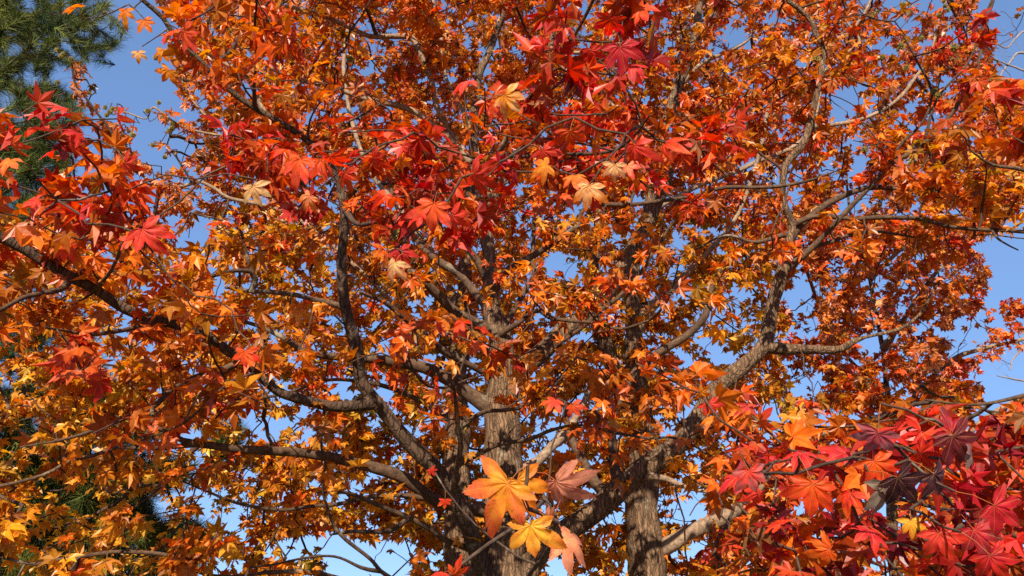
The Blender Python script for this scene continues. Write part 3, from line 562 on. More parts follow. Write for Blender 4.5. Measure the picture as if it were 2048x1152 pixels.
# layer: polygon, Y range, cover (leaf layers deep), leaf length, leaves per twig, palette
def box(x0, y0, x1, y1): return [(x0, y0), (x1, y0), (x1, y1), (x0, y1)]
LAYERS = [
 # far foliage
 (box(420,-420,1450,440), (6.3, 9.0), 1.35, 0.068, 8, dict(orange=.33, amber=.22, redorange=.16, yellow=.09, peach=.10, cream=.03, brown=.09)),  # peach and cream colour in pale undersides and painted highlights
 ([(130,110),(220,190),(300,200),(420,280),(420,330),(250,340),(180,230)], (5.5, 6.4), 2.2, 0.065, 4, dict(peach=.3, orange=.3, brown=.3, redorange=.1)),
 ([(300,330),(420,280),(480,430),(300,450)], (5.6, 7.0), .8, 0.065, 6, dict(peach=.35, orange=.3, amber=.2, redorange=.1)),
 ([(290,-100),(430,-100),(450,330),(350,170)], (5.4, 7.0), .9, 0.065, 6, dict(peach=.25, orange=.35, amber=.3)),
 (box(1440,-160,2050,470), (6.0, 8.6), 1.15, 0.070, 8, dict(redorange=.28, orange=.30, peach=.14, cream=.03, red=.06, amber=.15, brown=.06)),
 ([(1560,430),(1940,440),(1990,560),(1960,640),(1940,800),(1560,820)], (8.4, 10.6), 2.1, 0.074, 8, dict(redorange=.20, orange=.25, pink=.20, amber=.16, peach=.26)),  # pink and peach lighten this shaded crown, sunlight put into the palette
 ([(1950,590),(2200,560),(2200,760),(2000,740),(1900,760),(1900,700)], (9.4, 10.4), 1.1, 0.074, 7, dict(redorange=.35, orange=.25, pink=.15, peach=.15, red=.05)),
 (box(450,430,1580,1300), (6.0, 8.2), 1.4, 0.070, 8, dict(amber=.38, orange=.22, yellow=.30, redorange=.06, olive=.05)),
 (box(-300,430,480,830), (5.2, 7.2), 1.15, 0.070, 8, dict(yellow=.34, amber=.38, orange=.24)),
 (box(-300,820,480,1300), (5.0, 6.8), .55, 0.065, 7, dict(yellow=.55, amber=.40)),
 (box(1400,760,2300,1300), (6.0, 9.0), 1.1, 0.070, 8, dict(orange=.34, redorange=.30, amber=.24, yellow=.1)),
 ([(1600,440),(1930,450),(1950,560),(1880,680),(1900,800),(1640,800)], (6.8, 8.2), .55, .070, 7, dict(orange=.35, amber=.2, peach=.2, redorange=.25)),
 ([(1880,740),(2060,800),(2060,880),(1840,840)], (6.8, 8.2), .8, .070, 7, dict(orange=.35, amber=.2, peach=.1, redorange=.35)),
 # middle foliage
 ([(-350,430),(560,430),(560,840),(330,840),(300,700),(-350,680)], (2.9, 4.4), 1.15, 0.075, 6, dict(orange=.48, redorange=.18, amber=.30, red=.03)),
 (box(-350,700,330,840), (4.2, 5.2), .8, 0.073, 6, dict(yellow=.4, amber=.45, orange=.15)),
 (box(420,430,1560,1250), (8.6, 11.0), .35, 0.073, 8, dict(amber=.4, orange=.3, yellow=.2, redorange=.1)),
 (box(-350,820,700,1300), (3.6, 5.2), .62, 0.073, 6, dict(orange=.32, amber=.46, yellow=.18, redorange=.05)),
 ([(420,-350),(900,-350),(800,260),(620,330),(470,260),(380,160),(400,0)], (3.2, 4.8), .75, 0.073, 6, dict(orange=.42, amber=.28, redorange=.28)),
 (box(560,430,1500,900), (3.6, 4.8), .5, 0.071, 6, dict(orange=.40, redorange=.20, amber=.34, yellow=.06)),
 (box(780,-350,1500,360), (4.0, 5.6), .7, 0.073, 6, dict(orange=.42, amber=.26, redorange=.26, red=.05)),
 ([(1500,-40),(1900,-40),(1900,60),(1780,160),(1820,260),(1880,170),(2300,200),(2300,470),(1500,560)], (3.9, 5.4), .75, 0.073, 6, dict(orange=.36, redorange=.32, amber=.2, red=.08)),
 ([(1780,290),(2300,250),(2300,450),(1960,450),(1800,440)], (3.6, 4.4), .9, 0.073, 6, dict(amber=.45, orange=.35, yellow=.12, redorange=.08)),
 ([(1400,820),(1560,790),(1900,780),(2300,790),(2300,1300),(1400,1300)], (3.0, 4.6), .95, 0.075, 6, dict(redorange=.36, orange=.36, amber=.20, red=.06)),
 (box(560,900,1400,1300), (4.2, 5.4), .42, 0.073, 6, dict(orange=.35, amber=.5, yellow=.12)),
 (box(480,430,1200,720), (5.0, 6.0), .6, 0.073, 6, dict(orange=.4, amber=.36, redorange=.14, yellow=.1)),
 # unseen boughs above the frame, added to shade the central trunk
 ([(560,-520),(1450,-520),(1450,-70),(560,-70)], (2.5, 4.0), .75, 0.075, 6, dict(orange=.4, redorange=.4, red=.2)),
 # near sprays
 ([(440,250),(640,230),(1000,270),(990,470),(700,480),(480,420)], (2.1, 3.1), 1.3, .066, 5, dict(red=.40, redorange=.22, pink=.24, orange=.10, crimson=.06)),
 ([(900,170),(1080,190),(1480,220),(1500,380),(1400,430),(950,430)], (2.1, 3.1), 1.15, .066, 5, dict(red=.36, redorange=.36, pink=.08, orange=.15, amber=.05)),
 ([(1075,-60),(1310,-60),(1310,170),(1240,200),(1080,200)], (1.8, 2.3), .85, .076, 5, dict(crimson=.35, red=.5, redorange=.15)),  # crimson share stands for the shade over this spray
 ([(-150,200),(200,215),(330,300),(340,510),(200,520),(-150,470)], (2.0, 2.9), .75, .074, 5, dict(redorange=.30, red=.26, pink=.12, orange=.28, crimson=.04)),
 ([(290,-80),(650,-60),(640,190),(560,230),(420,200),(300,110)], (2.3, 3.2), .55, .074, 5, dict(redorange=.36, orange=.36, red=.2, amber=.06)),
 ([(1440,880),(1560,850),(1700,820),(2250,760),(2250,1300),(1560,1300),(1450,1000)], (1.95, 3.0), 1.1, .068, 5, dict(red=.28, crimson=.42, redorange=.14, maroon=.12, orange=.05)),
 ([(1900,30),(1995,25),(1995,150),(1930,190)], (3.3, 3.7), 1.2, .086, 5, dict(red=.5, redorange=.4, orange=.1)),
 ([(1880,-0),(2000,150),(2070,170),(2300,180),(2300,330),(1900,300)], (2.9, 3.6), .5, .084, 5, dict(redorange=.4, orange=.4, amber=.1, red=.1)),
 ([(1040,700),(1200,690),(1520,740),(1500,880),(1080,830)], (2.7, 3.4), .50, .080, 4, dict(redorange=.40, orange=.38, amber=.12, pink=.08)),
 ([(1080,530),(1280,540),(1260,630),(1100,600)], (3.2, 3.8), .6, .078, 5, dict(redorange=.4, orange=.4, peach=.15)),
 (box(640,580,1000,760), (3.0, 3.8), .35, .080, 4, dict(redorange=.45, red=.25, orange=.3)),
 (box(100,620,520,880), (2.6, 3.4), .28, .080, 4, dict(red=.4, redorange=.4, orange=.2)),
]
COVER = 1.65
nodes_P, nodes_L, nodes_Y = [], [], []
for li, (poly, (ya, yb), cover, Lf, nl, pal) in enumerate(LAYERS):
    poly = np.array(poly, float)
    x0, y0 = poly.min(0); x1, y1 = poly.max(0)
    Q = rng.uniform((x0, y0), (x1, y1), (20000, 2)); Q = Q[in_poly(Q, poly)]
    area = (x1 - x0) * (y1 - y0) * len(Q) / 20000
    ym = (ya + yb) / 2
    t = depth(0, Q[:, 1].mean(), ym)
    leaf_area = 0.62 * Lf * Lf * (FPX / t) ** 2
    n = int(COVER * cover * area / leaf_area / nl)
    n = min(n, len(Q)); Q = Q[:n]
    # bunch the twigs: pull them towards a smaller set of attractors so crowns have clumps and hollows
    na = max(3, n // 7)
    Ya = rng.uniform(ya, yb, n)
    at_i = rng.integers(0, na, n)
    d = ((Q[:, None, :] - Q[None, :na, :]) ** 2).sum(2); at_i = d.argmin(1)
    Q = Q + (Q[at_i] - Q) * rng.uniform(0.05, 0.35, (n, 1))
    Ya = Ya + (Ya[at_i] - Ya) * rng.uniform(0.2, 0.7, n)
    k = keep_mask(Q[:, 0], Q[:, 1], Ya)
    ok = rng.uniform(size=n) < np.sqrt(k)
    Q, Ya = Q[ok], Ya[ok]
    nodes_P.append(at_many(Q, Ya)); nodes_L.append(np.full(len(Q), li)); nodes_Y.append(Ya)
NP_ = np.concatenate(nodes_P); NL = np.concatenate(nodes_L)
print('twig nodes', len(NP_))


# ------------------------------------------------------------------ the large near leaves, one by one
# tree, x, y of the stalk point, Y, length px, direction of the tip (deg in the photo), pitch, roll, inner pigment, tip pigment, curl, label
HEROES = [
 ('A',1016,968,1.00,128,-122,8,10,'amber','pinkred2',.16,'mottled orange pink leaf with a long lobe pointing down left'),
 ('A',1034,960,1.12,98,-66,10,5,'amber','orange',.28,'golden orange leaf tucked behind the mottled one'),
 ('A',1062,1050,1.02,100,-86,12,6,'yellow','amberred2',.2,'yellow orange leaf hanging lowest of the near cluster'),
 ('A',1112,962,1.12,98,-48,10,30,'pinkbrown','pinkbrown',.55,'dry pinkish leaf curling at its edges'),
 ('A',1128,1078,1.14,92,-28,10,-42,'peach','pinkbrown',.6,'withered peach coloured leaf with ragged lobes'),
 ('A',1092,1036,1.10,56,-4,20,60,'peach','pinkbrown',.5,None),
 ('A',885,1146,1.30,60,175,15,50,'red','red',.35,None),
 ('A',905,1150,1.28,62,10,15,50,'redorange','red',.35,None),
 ('A',862,938,3.2,26,-60,10,10,'red','red',.2,None), ('A',890,1000,3.2,30,-90,0,0,'red','redorange',.2,None),
 ('D',1757,866,1.6,72,-100,-18,8,'pinkdust','dusty',.10,'dusty purple pink star leaf on top of the dark cluster'),
 ('D',1748,922,1.64,78,-62,6,8,'redorange','red',.15,'glowing red orange leaf under the dusty purple one'),
 ('D',1770,970,1.62,84,-88,5,-30,'ash','ash',.3,'ashen grey green leaf with a long drooping tip'),
 ('D',1795,955,1.58,80,-50,0,20,'purple','purple',.25,'almost black purple leaf beside the ashen one'),
 ('D',1868,948,1.6,76,-62,-8,-14,'purple','plum',.3,'slate purple leaf folded like a tent'),
 ('D',1905,872,1.6,84,-52,5,12,'maroon','maroon',.25,'dark maroon leaf with long pointed lobes'),
 ('D',1902,866,1.7,70,95,-10,30,'crimson','maroon',.2,None),
 ('D',1925,880,1.66,66,-85,10,-20,'dusty','ash',.3,None),
 ('D',1626,968,1.7,84,-98,6,10,'redorange','red',.22,'bright red leaf with two long lobes hanging down'),
 ('D',1640,985,1.76,72,-60,0,-25,'red','redorange',.3,None),
 ('D',1604,906,1.9,62,-165,10,55,'crimson','red',.2,None),
 ('D',1498,942,1.8,62,-75,5,0,'pinkred','dusty',.15,'pinkish red star leaf with a greyish tip'),
 ('D',1478,952,1.9,56,-130,0,30,'red','crimson',.2,None), ('D',1520,985,1.9,60,-110,10,-20,'pinkred','red',.2,None),
 ('D',1878,1066,1.7,72,-72,15,20,'pinkred','red',.2,'red leaf with narrow spread lobes near the lower right edge'),
 ('D',1988,1010,1.55,84,-38,5,10,'crimson','crimson',.2,'crimson leaf with lobes spread at the right edge'),
 ('D',1822,1042,1.8,44,-88,25,20,'yellow','amber',.35,'small yellow leaf among the red ones'),
 ('D',2022,940,2.2,56,-60,15,10,'amber','orange',.2,None), ('D',1905,990,1.8,74,-80,0,-30,'red','crimson',.2,None),
 ('D',1948,1060,1.75,74,-70,10,25,'crimson','maroon',.2,None), ('D',1700,985,1.95,58,-120,5,20,'red','redorange',.2,None),
 ('D',1560,905,2.0,56,80,0,30,'redorange','pinkred',.2,None), ('D',1840,905,1.8,66,-20,0,40,'red','crimson',.2,None),
 ('D',1690,905,1.9,60,160,5,35,'crimson','red',.2,None), ('D',1740,1060,2.0,60,-100,5,10,'crimson','red',.2,None),
 ('D',1660,1100,2.1,58,-150,5,10,'redorange','orange',.2,None), ('D',1860,1120,1.8,66,-95,5,-20,'red','crimson',.2,None),
 ('D',1560,1050,2.2,58,-170,5,50,'red','redorange',.2,None), ('D',1980,1110,1.6,74,-60,5,20,'crimson','red',.2,None),
 ('D',1418,806,2.6,40,-60,10,10,'pinkred','red',.2,None), ('D',1520,840,2.3,52,-45,0,60,'redorange','pinkred',.2,None),
 ('A',868,408,1.75,74,-102,8,-6,'redorange','pinkred',.15,'bright red star leaf with an orange heart'),
 ('A',846,428,1.95,62,-160,0,30,'red','red',.2,None), ('A',905,430,1.9,70,-45,0,40,'pinkred','red',.25,None),
 ('A',948,348,1.9,70,-30,10,48,'pinkred','red',.4,'pinkish red leaf with long drooping lobes'),
 ('A',600,318,1.75,78,-110,5,20,'redorange','pinkred',.2,'large red leaf with a rosy tip'),
 ('A',640,322,1.8,76,-62,0,-28,'redorange','red',.2,None), ('A',662,312,1.75,76,-70,10,50,'pinkred','pinkred',.35,None),
 ('A',575,300,1.9,70,170,5,50,'redorange','red',.2,None), ('A',690,345,1.9,66,-80,5,10,'red','redorange',.2,None),
 ('A',745,315,1.95,60,-40,10,30,'red','pinkred',.2,None), ('A',790,395,1.9,62,175,15,55,'redorange','pinkred',.2,None),
 ('A',815,395,1.9,60,10,15,50,'redorange','amber',.2,None), ('A',620,392,1.95,54,-130,15,-10,'peach','orange',.3,None),
 ('A',506,372,2.1,54,-78,5,10,'cream','cream',.3,'pale yellow leaf curled into a cone'),
 ('A',285,458,1.7,74,-52,4,0,'pinkred','red',.15,'rosy red star leaf lying flat against the others'),
 ('A',265,478,1.8,56,170,5,20,'redorange','pinkred',.15,None),
 ('A',790,525,1.9,58,-115,5,30,'cream','peach',.6,'narrow cream leaf folded along its middle'),
 ('A',800,500,2.0,60,-60,5,20,'crimson','red',.3,None), ('A',770,500,2.05,58,-100,5,-10,'redorange','orange',.2,None),
 ('A',1178,372,1.85,62,-100,6,20,'cream','orange',.3,'cream and orange leaf hanging with its tip down'),
 ('A',1230,330,1.85,48,-90,6,0,'cream','peach',.2,'pale cream leaf with three points hanging'),
 ('A',1255,332,1.95,46,-80,6,30,'peach','pinkred',.2,None),
 ('A',1095,330,1.9,62,-160,6,30,'amber','orange',.2,None), ('A',1150,352,1.9,62,-100,6,10,'orange','redorange',.2,None),
 ('A',1270,290,1.9,72,-80,6,40,'red','pinkred',.4,None), ('A',1330,288,1.9,66,-50,6,30,'red','redorange',.4,None),
 ('A',1140,262,1.9,74,-86,5,20,'redorange','red',.3,None), ('A',1085,300,1.95,66,-60,8,20,'red','pinkred',.3,None),
 ('A',1010,190,1.95,64,-50,8,20,'amber','cream',.3,'golden leaf with a cream edge'), ('A',990,205,2.0,62,-115,8,20,'redorange','red',.3,None),
 ('A',940,162,2.0,60,-168,12,58,'pinkred','red',.4,'pink arching leaf beside the dark branch'),
 ('A',1240,92,1.75,78,-78,5,10,'crimson','crimson',.2,'deep crimson leaf hanging in shade'),  # crimson here and below puts the spray's shade into the leaf colour
 ('A',1222,38,1.75,70,-100,5,-10,'red','crimson',.2,None), ('A',1262,130,1.8,72,-95,5,20,'red','crimson',.2,None),
 ('A',1110,80,1.85,56,150,5,20,'crimson','red',.2,None), ('A',1125,95,1.9,60,-25,5,40,'crimson','red',.2,None),
 ('A',1280,20,1.85,66,-70,5,30,'redorange','red',.2,None), ('A',1180,100,1.9,56,-80,5,30,'red','crimson',.2,None),
 ('A',368,62,2.3,66,-60,8,40,'redorange','pinkred',.2,'salmon red leaf with broad spread lobes'), ('A',345,62,2.4,56,-130,8,30,'redorange','red',.2,None),
 ('A',325,100,2.7,44,-110,8,10,'amber','orange',.2,None), ('A',150,15,2.6,50,-80,8,10,'orange','orange',.2,None),
 ('A',250,20,2.7,44,-95,8,10,'orange','amber',.2,None), ('A',288,40,2.7,44,-60,8,-10,'orange','orange',.2,None),
 ('A',338,140,2.6,50,-120,8,-10,'amber','orange',.2,None),
 ('A',276,104,3.0,26,-80,8,-10,'cream','amber',.2,'small cream star leaf alone against the sky'),
 ('A',130,218,2.0,56,160,10,62,'red','pinkred',.2,None), ('A',235,232,2.0,50,-35,10,50,'red','redorange',.3,None),
 ('A',160,268,1.9,62,-75,8,20,'crimson','red',.2,None), ('A',140,285,1.9,64,-40,8,30,'red','red',.2,None),
 ('A',25,285,1.9,60,-70,8,30,'redorange','pinkred',.2,None), ('A',20,320,1.85,64,-100,8,10,'orange','redorange',.2,None),
 ('A',250,325,1.9,60,-40,8,40,'pinkred','red',.3,None), ('A',75,400,2.0,54,-160,8,50,'red','pinkred',.3,None),
 ('A',160,430,1.95,60,-20,8,45,'pinkred','crimson',.3,None), ('A',70,440,2.0,52,-90,8,30,'redorange','red',.3,None),
 ('A',490,702,2.2,50,-95,8,8,'redorange','red',.15,'bright scarlet star leaf over the left limb'),
 ('A',350,575,2.6,46,-60,10,30,'orange','redorange',.2,None), ('A',1145,810,2.6,46,-60,8,20,'redorange','pinkred',.2,None),
 ('A',1110,800,2.6,48,-140,8,30,'red','redorange',.2,None), ('A',1080,745,3.0,40,-30,8,30,'amber','amber',.2,None),
 ('A',1330,505,3.0,36,-60,8,30,'orange','peach',.2,None), ('A',1290,740,2.7,44,-20,8,40,'redorange','orange',.2,None),
 ('A',1400,785,2.6,40,-20,8,40,'amber','orange',.2,None),
]
COL.update({k: np.array(v) for k, v in dict(pinkor=(.74,.17,.07), amberred=(.76,.24,.025), pinkbrown=(.60,.22,.13), plum=(.085,.03,.055), pinkdust=(.50,.07,.10), pinkred2=(.78,.12,.045), amberred2=(.80,.20,.03),
    maroon=(.13,.012,.02), pinkred=(.80,.065,.045)).items()})
RV, UV, BV = np.array([1.0, 0, 0]), np.array([0, -SP, CP]), np.array([0, -CP, -SP])
hero_data, hero_nodes = [], []
HEROES = [h[:4] + (h[4] * (.88 if h[2] < 1.4 else .86 if h[0] == 'D' else .80 if h[11] else .66),) + h[5:] for h in HEROES]
for (tr, x, y, Y, lp, an, pi_, ro, ca, cb, cu, lab) in HEROES:
    P = at(x, y, Y); L = lp * depth(x, y, Y) / FPX
    if lab is None and lp > 30: pi_ += rng.normal(12, 38); cu += abs(rng.normal(.1, .15)); ro += rng.normal(0, 15)
    an, pi_, ro = map(math.radians, (an, pi_, ro))
    T = math.cos(pi_) * (math.cos(an) * RV + math.sin(an) * UV) + math.sin(pi_) * BV
    T = unit(T); N = unit(BV + 0.25 * UV - np.dot(BV + 0.25 * UV, T) * T)
    N = N * math.cos(ro) + np.cross(T, N) * math.sin(ro)
    back = unit(-T * .7 + 0.9 * np.array([0, 1.0, 0.2]) + rng.normal(size=3) * .2)
    hero_nodes.append(P + back * L * rng.uniform(.85, 1.2)); hero_data.append((tr, P, T, N, L, ca, cb, cu, lab, x, y, Y, lp))
hero_nodes = np.array(hero_nodes)
HX = np.array([[h[9] + .35 * h[12] * math.cos(math.radians(H[5])), h[10] - .35 * h[12] * math.sin(math.radians(H[5])), h[12], h[11]] for h, H in zip(hero_data, HEROES)])
def clear_of_heroes(px, py, Y):
    d = np.hypot(px[:, None] - HX[None, :, 0], py[:, None] - HX[None, :, 1])
    return ~((d < HX[None, :, 2] * .8) & (Y[:, None] < HX[None, :, 3] + .03)).any(1)

n_spray = len(NP_)
NP_ = np.concatenate([NP_, hero_nodes]); NL = np.concatenate([NL, np.full(len(hero_nodes), -1)])
# ------------------------------------------------------------------ grow twigs: every leaf bunch is joined to the limbs by the shortest growth
def grow(base, pts, bf=0.35):
    """Prim growth: parent of each point (index into base, or len(base)+index into pts) balancing reach and path length."""
    n = len(pts); best = np.full(n, np.inf); par = np.zeros(n, int); path = np.zeros(n)
    for s in range(0, n, 1500):
        d = np.sqrt(((pts[s:s + 1500, None, :] - base[None]) ** 2).sum(2))
        par[s:s + 1500] = d.argmin(1); best[s:s + 1500] = d.min(1)
    done = np.zeros(n, bool); order = []
    cost = best.copy()
    for _ in range(n):
        i = int(np.argmin(cost)); done[i] = True; order.append(i)
        p = par[i]
        if p < len(base): path[i] = np.linalg.norm(pts[i] - base[p])
        else: path[i] = path[p - len(base)] + np.linalg.norm(pts[i] - pts[p - len(base)])
        cost[i] = np.inf
        d = np.linalg.norm(pts - pts[i], axis=1) + bf * path[i]
        upd = (~done) & (d < cost)
        cost[upd] = d[upd]; par[upd] = len(base) + i
    return par, order, path

par, order, path = grow(skel_pts, NP_)
nb = len(skel_pts); nN = len(NP_)
weight = np.ones(nN)
node_tree = np.empty(nN, object)
for i in order:
    node_tree[i] = skel_tree[par[i]] if par[i] < nb else node_tree[par[i] - nb]
for i in reversed(order):
    if par[i] >= nb: weight[par[i] - nb] += weight[i]
trad = np.minimum(0.0019 + 0.0016 * np.sqrt(weight), 0.018)
twig_mesh = {k: Mesh() for k in TREES}
twig_poly = []       # per node: the curved twig from its parent
for i in range(nN):
    A_ = skel_pts[par[i]] if par[i] < nb else NP_[par[i] - nb]
    B_ = NP_[i]; ln = np.linalg.norm(B_ - A_)
    ns = max(2, min(6, int(ln / 0.10) + 1))
    u = np.linspace(0, 1, ns + 1)[:, None]
    bow = unit(rng.normal(size=3) + [0, 0, -0.3]) * ln * rng.uniform(0.03, 0.13)
    Pl = A_ * (1 - u) + B_ * u + np.sin(u * math.pi) * bow
    Pl[1:-1] += rng.normal(size=(ns - 1, 3)) * ln * 0.018
    twig_poly.append(Pl)
    r1 = trad[i]; r0 = min(r1 * 1.25 + 0.0006, trad[par[i] - nb] if par[i] >= nb else 0.02)
    sd = 5 if (B_[1] < 5) else 4
    if B_[1] < 3.2: r0 = min(r0, .0055) * .75; r1 = min(r1, .0055) * .75
    tube(twig_mesh[node_tree[i]], Pl, np.linspace(r0, r1, ns + 1), sd, cap=False)
for k_, mb in twig_mesh.items():
    if mb.n:
        o = mb.build('twigs', M_TWIG, TREES[k_]); o['kind'] = 'stuff'

# ------------------------------------------------------------------ leaves
LOBE = [(0, 1.0), (52, .93), (-52, .93), (106, .66), (-106, .66)]
def coarse_outline():
    """Twenty-point outline of a five-lobed star leaf around its stalk point (x across, y to the tip)."""
    pts = []
    seq = [(-98, .66), (-49, .93), (0, 1.0), (49, .93), (98, .66)]
    sinus = {(-98, -49): (-74, .42), (-49, 0): (-25, .46), (0, 49): (25, .46), (49, 98): (74, .42)}
    pts.append((-138, .20))
    for i, (a_, l_) in enumerate(seq):
        w = 15.5 if abs(a_) < 90 else 17
        if i: pts.append(sinus[(seq[i - 1][0], a_)])
        pts += [(a_ - w, l_ * .62), (a_, l_), (a_ + w, l_ * .62)]
    pts.append((138, .20))
    return [(math.radians(p), r) for p, r in pts]
CO = coarse_outline()
TA = np.array([0] + [p for p, r in CO]); TR = np.array([0] + [r for p, r in CO])
TIPS = np.array([abs(r_ - 1.0) < .01 or abs(r_ - .93) < .01 or abs(r_ - .66) < .01 for r_ in TR])
TX, TY = TR * np.sin(TA), TR * np.cos(TA)
nO = len(CO)
FAN = np.array([(0, i, i + 1) for i in range(1, nO)])   # open behind the stalk
# simple star for far leaves
FAR_SEL = [0] + [i for i in range(1, nO + 1) if not (abs(TR[i] - .62) < .001 or abs(TR[i] - .93 * .62) < .001 or abs(TR[i] - .66 * .62) < .001)]
FX, FY, FR = TX[FAR_SEL].copy(), TY[FAR_SEL].copy(), TR[FAR_SEL].copy()
for q in range(len(FR)):
    if FR[q] < .5 and q: FX[q] *= 1.22; FY[q] *= 1.22
FFAN = np.array([(0, i, i + 1) for i in range(1, len(FAR_SEL) - 1)])

def leaf_frames(n, droop=32, spread=42):
    az = rng.uniform(0, 2 * math.pi, n)
    dr = np.radians(rng.normal(droop, spread, n))
    T = np.stack([np.cos(az) * np.cos(dr), np.sin(az) * np.cos(dr), -np.sin(dr)], 1)
    N = unit(np.array([0, 0, 1.0]) * 0.55 + TO_SUN * 0.50 + rng.normal(size=(n, 3)) * 0.60)
    N = unit(N - (N * T).sum(1, keepdims=True) * T)
    return T, N

def add_leaves(mb, P, T, N, L, C, far, curl=None):
    n = len(P)
    if n == 0: return
    B = np.cross(T, N)
    X, Yv, R = (FX, FY, FR) if far else (TX, TY, TR)
    F = FFAN if far else FAN
    m_ = len(X)
    if curl is None: curl = rng.normal(0.18, 0.22, n)
    side = rng.normal(0, 0.25, n)
    fold = rng.normal(0.10, 0.06, n)
    tip = (R > .6) & (~far | True)
    is_mid = np.isin(np.round(R, 3), np.round([1.0, .93, .66], 3))
    sx = rng.normal(1, .09, n)
    wob = 1 + rng.normal(0, .10, (n, m_))
    xs = X[None] * sx[:, None] * wob * (1 + rng.normal(0, .04, (n, m_)))
    ys = Yv[None] * wob * (1 + rng.normal(0, .04, (n, m_)))
    zs = -curl[:, None] * (R ** 2)[None] + side[:, None] * xs * np.abs(xs) + fold[:, None] * np.where(is_mid, -0.4, 1.0)[None] * (R > 0)[None] + rng.normal(0, .03, (n, m_)) * (R > 0)[None]
    V = P[:, None, :] + L[:, None, None] * (xs[..., None] * B[:, None, :] + ys[..., None] * T[:, None, :] + zs[..., None] * N[:, None, :])
    # pigment: towards gold near the stalk point, towards red at the lobe tips
    g0 = rng.uniform(-0.1, 0.45, n)[:, None]
    rr = R[None]
    gold = np.array([.80, .36, .03])
    wg = np.clip(g0 * (1 - rr * 1.4), 0, 1)[..., None]
    wr = np.clip((rr - .55) * rng.uniform(-.2, .7, n)[:, None], 0, 1)[..., None]
    Cc = C[:, None, :] * (1 - wg) + gold * C[:, None, :1] / .75 * wg
    Cc = Cc * (1 - wr * np.array([.15, .5, .3]))
    Fi = (F[None] + (np.arange(n) * m_)[:, None, None]).reshape(-1, 3)
    mb.add(V.reshape(-1, 3), Fi, Cc.reshape(-1, 3))

def add_stalks(mb, A, B, r, C):
    """Thin leaf stalks: three-sided, slightly bowed."""
    n = len(A)
    if n == 0: return
    M_ = (A + B) / 2 + np.array([0, 0, 1.0]) * (np.linalg.norm(B - A, axis=1) * 0.08)[:, None]
    T = unit(B - A); S = unit(np.cross(T, np.array([.3, .5, .8]))); S2 = np.cross(T, S)
    V = []
    for P, f in ((A, 1.2), (M_, .8), (B, .8)):
        for k in range(3):
            a_ = k * 2.0944
            V.append(P + (r * f)[:, None] * (math.cos(a_) * S + math.sin(a_) * S2))
    V = np.stack(V, 1)
    F = []
    for s in (0, 3):
        for k in range(3): F.append((s + k, s + (k + 1) % 3, s + 3 + (k + 1) % 3, s + 3 + k))
    F = np.array(F)
    Fi = (F[None] + (np.arange(n) * 9)[:, None, None]).reshape(-1, 4)
    mb.add(V.reshape(-1, 3), Fi, np.repeat(C, 9, 0))

crown = {k: Mesh() for k in TREES}
nleaf = 0
cl_rng = rng.normal(size=(40, 3))
for li, (poly, yr, cover, Lf, nl, pal) in enumerate(LAYERS):
    idx = np.where(NL == li)[0]
    if not len(idx): continue
    names = list(pal); pw = np.array([pal[k] for k in names]); pw /= pw.sum()
    far = yr[0] >= 5.9
    for tr in TREES:
        ids = [i for i in idx if node_tree[i] == tr]
        if not ids: continue
        A_, B_, T_, N_, L_, C_ = [], [], [], [], [], []
        for i in ids:
            n = max(2, rng.poisson(nl))
            Pl = twig_poly[i]
            ln = np.linalg.norm(Pl[-1] - Pl[0])
            u = 1 - np.abs(rng.normal(0, 1, n)) * min(0.6, 0.16 / max(ln, .05)); u = np.clip(u, 0.05, 1)
            f = u * (len(Pl) - 1); k = np.minimum(f.astype(int), len(Pl) - 2); w = (f - k)[:, None]
            root = Pl[k] * (1 - w) + Pl[k + 1] * w
            T, N = leaf_frames(n)
            pet = rng.uniform(.5, 1.15, n)[:, None] * Lf
            off = unit(T * [1, 1, .3] + rng.normal(size=(n, 3)) * .35 + [0, 0, .15])
            P = root + off * pet
            main = names[rng.choice(len(names), p=pw)]
            base = COL[main]
            oth = np.array([COL[names[j]] for j in rng.choice(len(names), n, p=pw)])
            mixw = np.where(rng.uniform(size=n) < .30, rng.uniform(.5, 1, n), rng.uniform(0, .3, n))[:, None]
            C = base * (1 - mixw) + oth * mixw
            C = C * rng.uniform(.42, 1.12, (n, 1)) * rng.normal(1, .05, (n, 3))
            dead = rng.uniform(size=n) < .025
            C[dead] = COL['brown'] * rng.uniform(.7, 1.6, (dead.sum(), 1))
            A_.append(root); B_.append(P); T_.append(T); N_.append(N)
            L_.append(Lf * np.clip(rng.normal(1, .2, n), .5, 1.45)); C_.append(np.clip(C, .003, .88))
        A_, B_, T_, N_, L_, C_ = map(np.concatenate, (A_, B_, T_, N_, L_, C_))
        px, py, dz = to_px(B_ + T_ * L_[:, None] * .4)
        k = keep_mask(px, py, B_[:, 1])
        ok = rng.uniform(size=len(k)) < np.maximum(np.sqrt(k), 0) ** 1.3
        ok &= (dz > 0.9) & clear_of_heroes(px, py, B_[:, 1])
        A_, B_, T_, N_, L_, C_ = (q[ok] for q in (A_, B_, T_, N_, L_, C_))
        add_leaves(crown[tr], B_, T_, N_, L_, C_, far)
        pc = C_ * [.8, .7, .9] * .7 + np.array([.12, .05, .01])
        add_stalks(crown[tr], A_, B_, np.full(len(A_), .0009 if far else .0008), pc)
        nleaf += len(A_)
print('leaves', nleaf)
for k_, mb in crown.items():
    if mb.n: mb.build('crown', M_LEAF, TREES[k_], smooth=False)

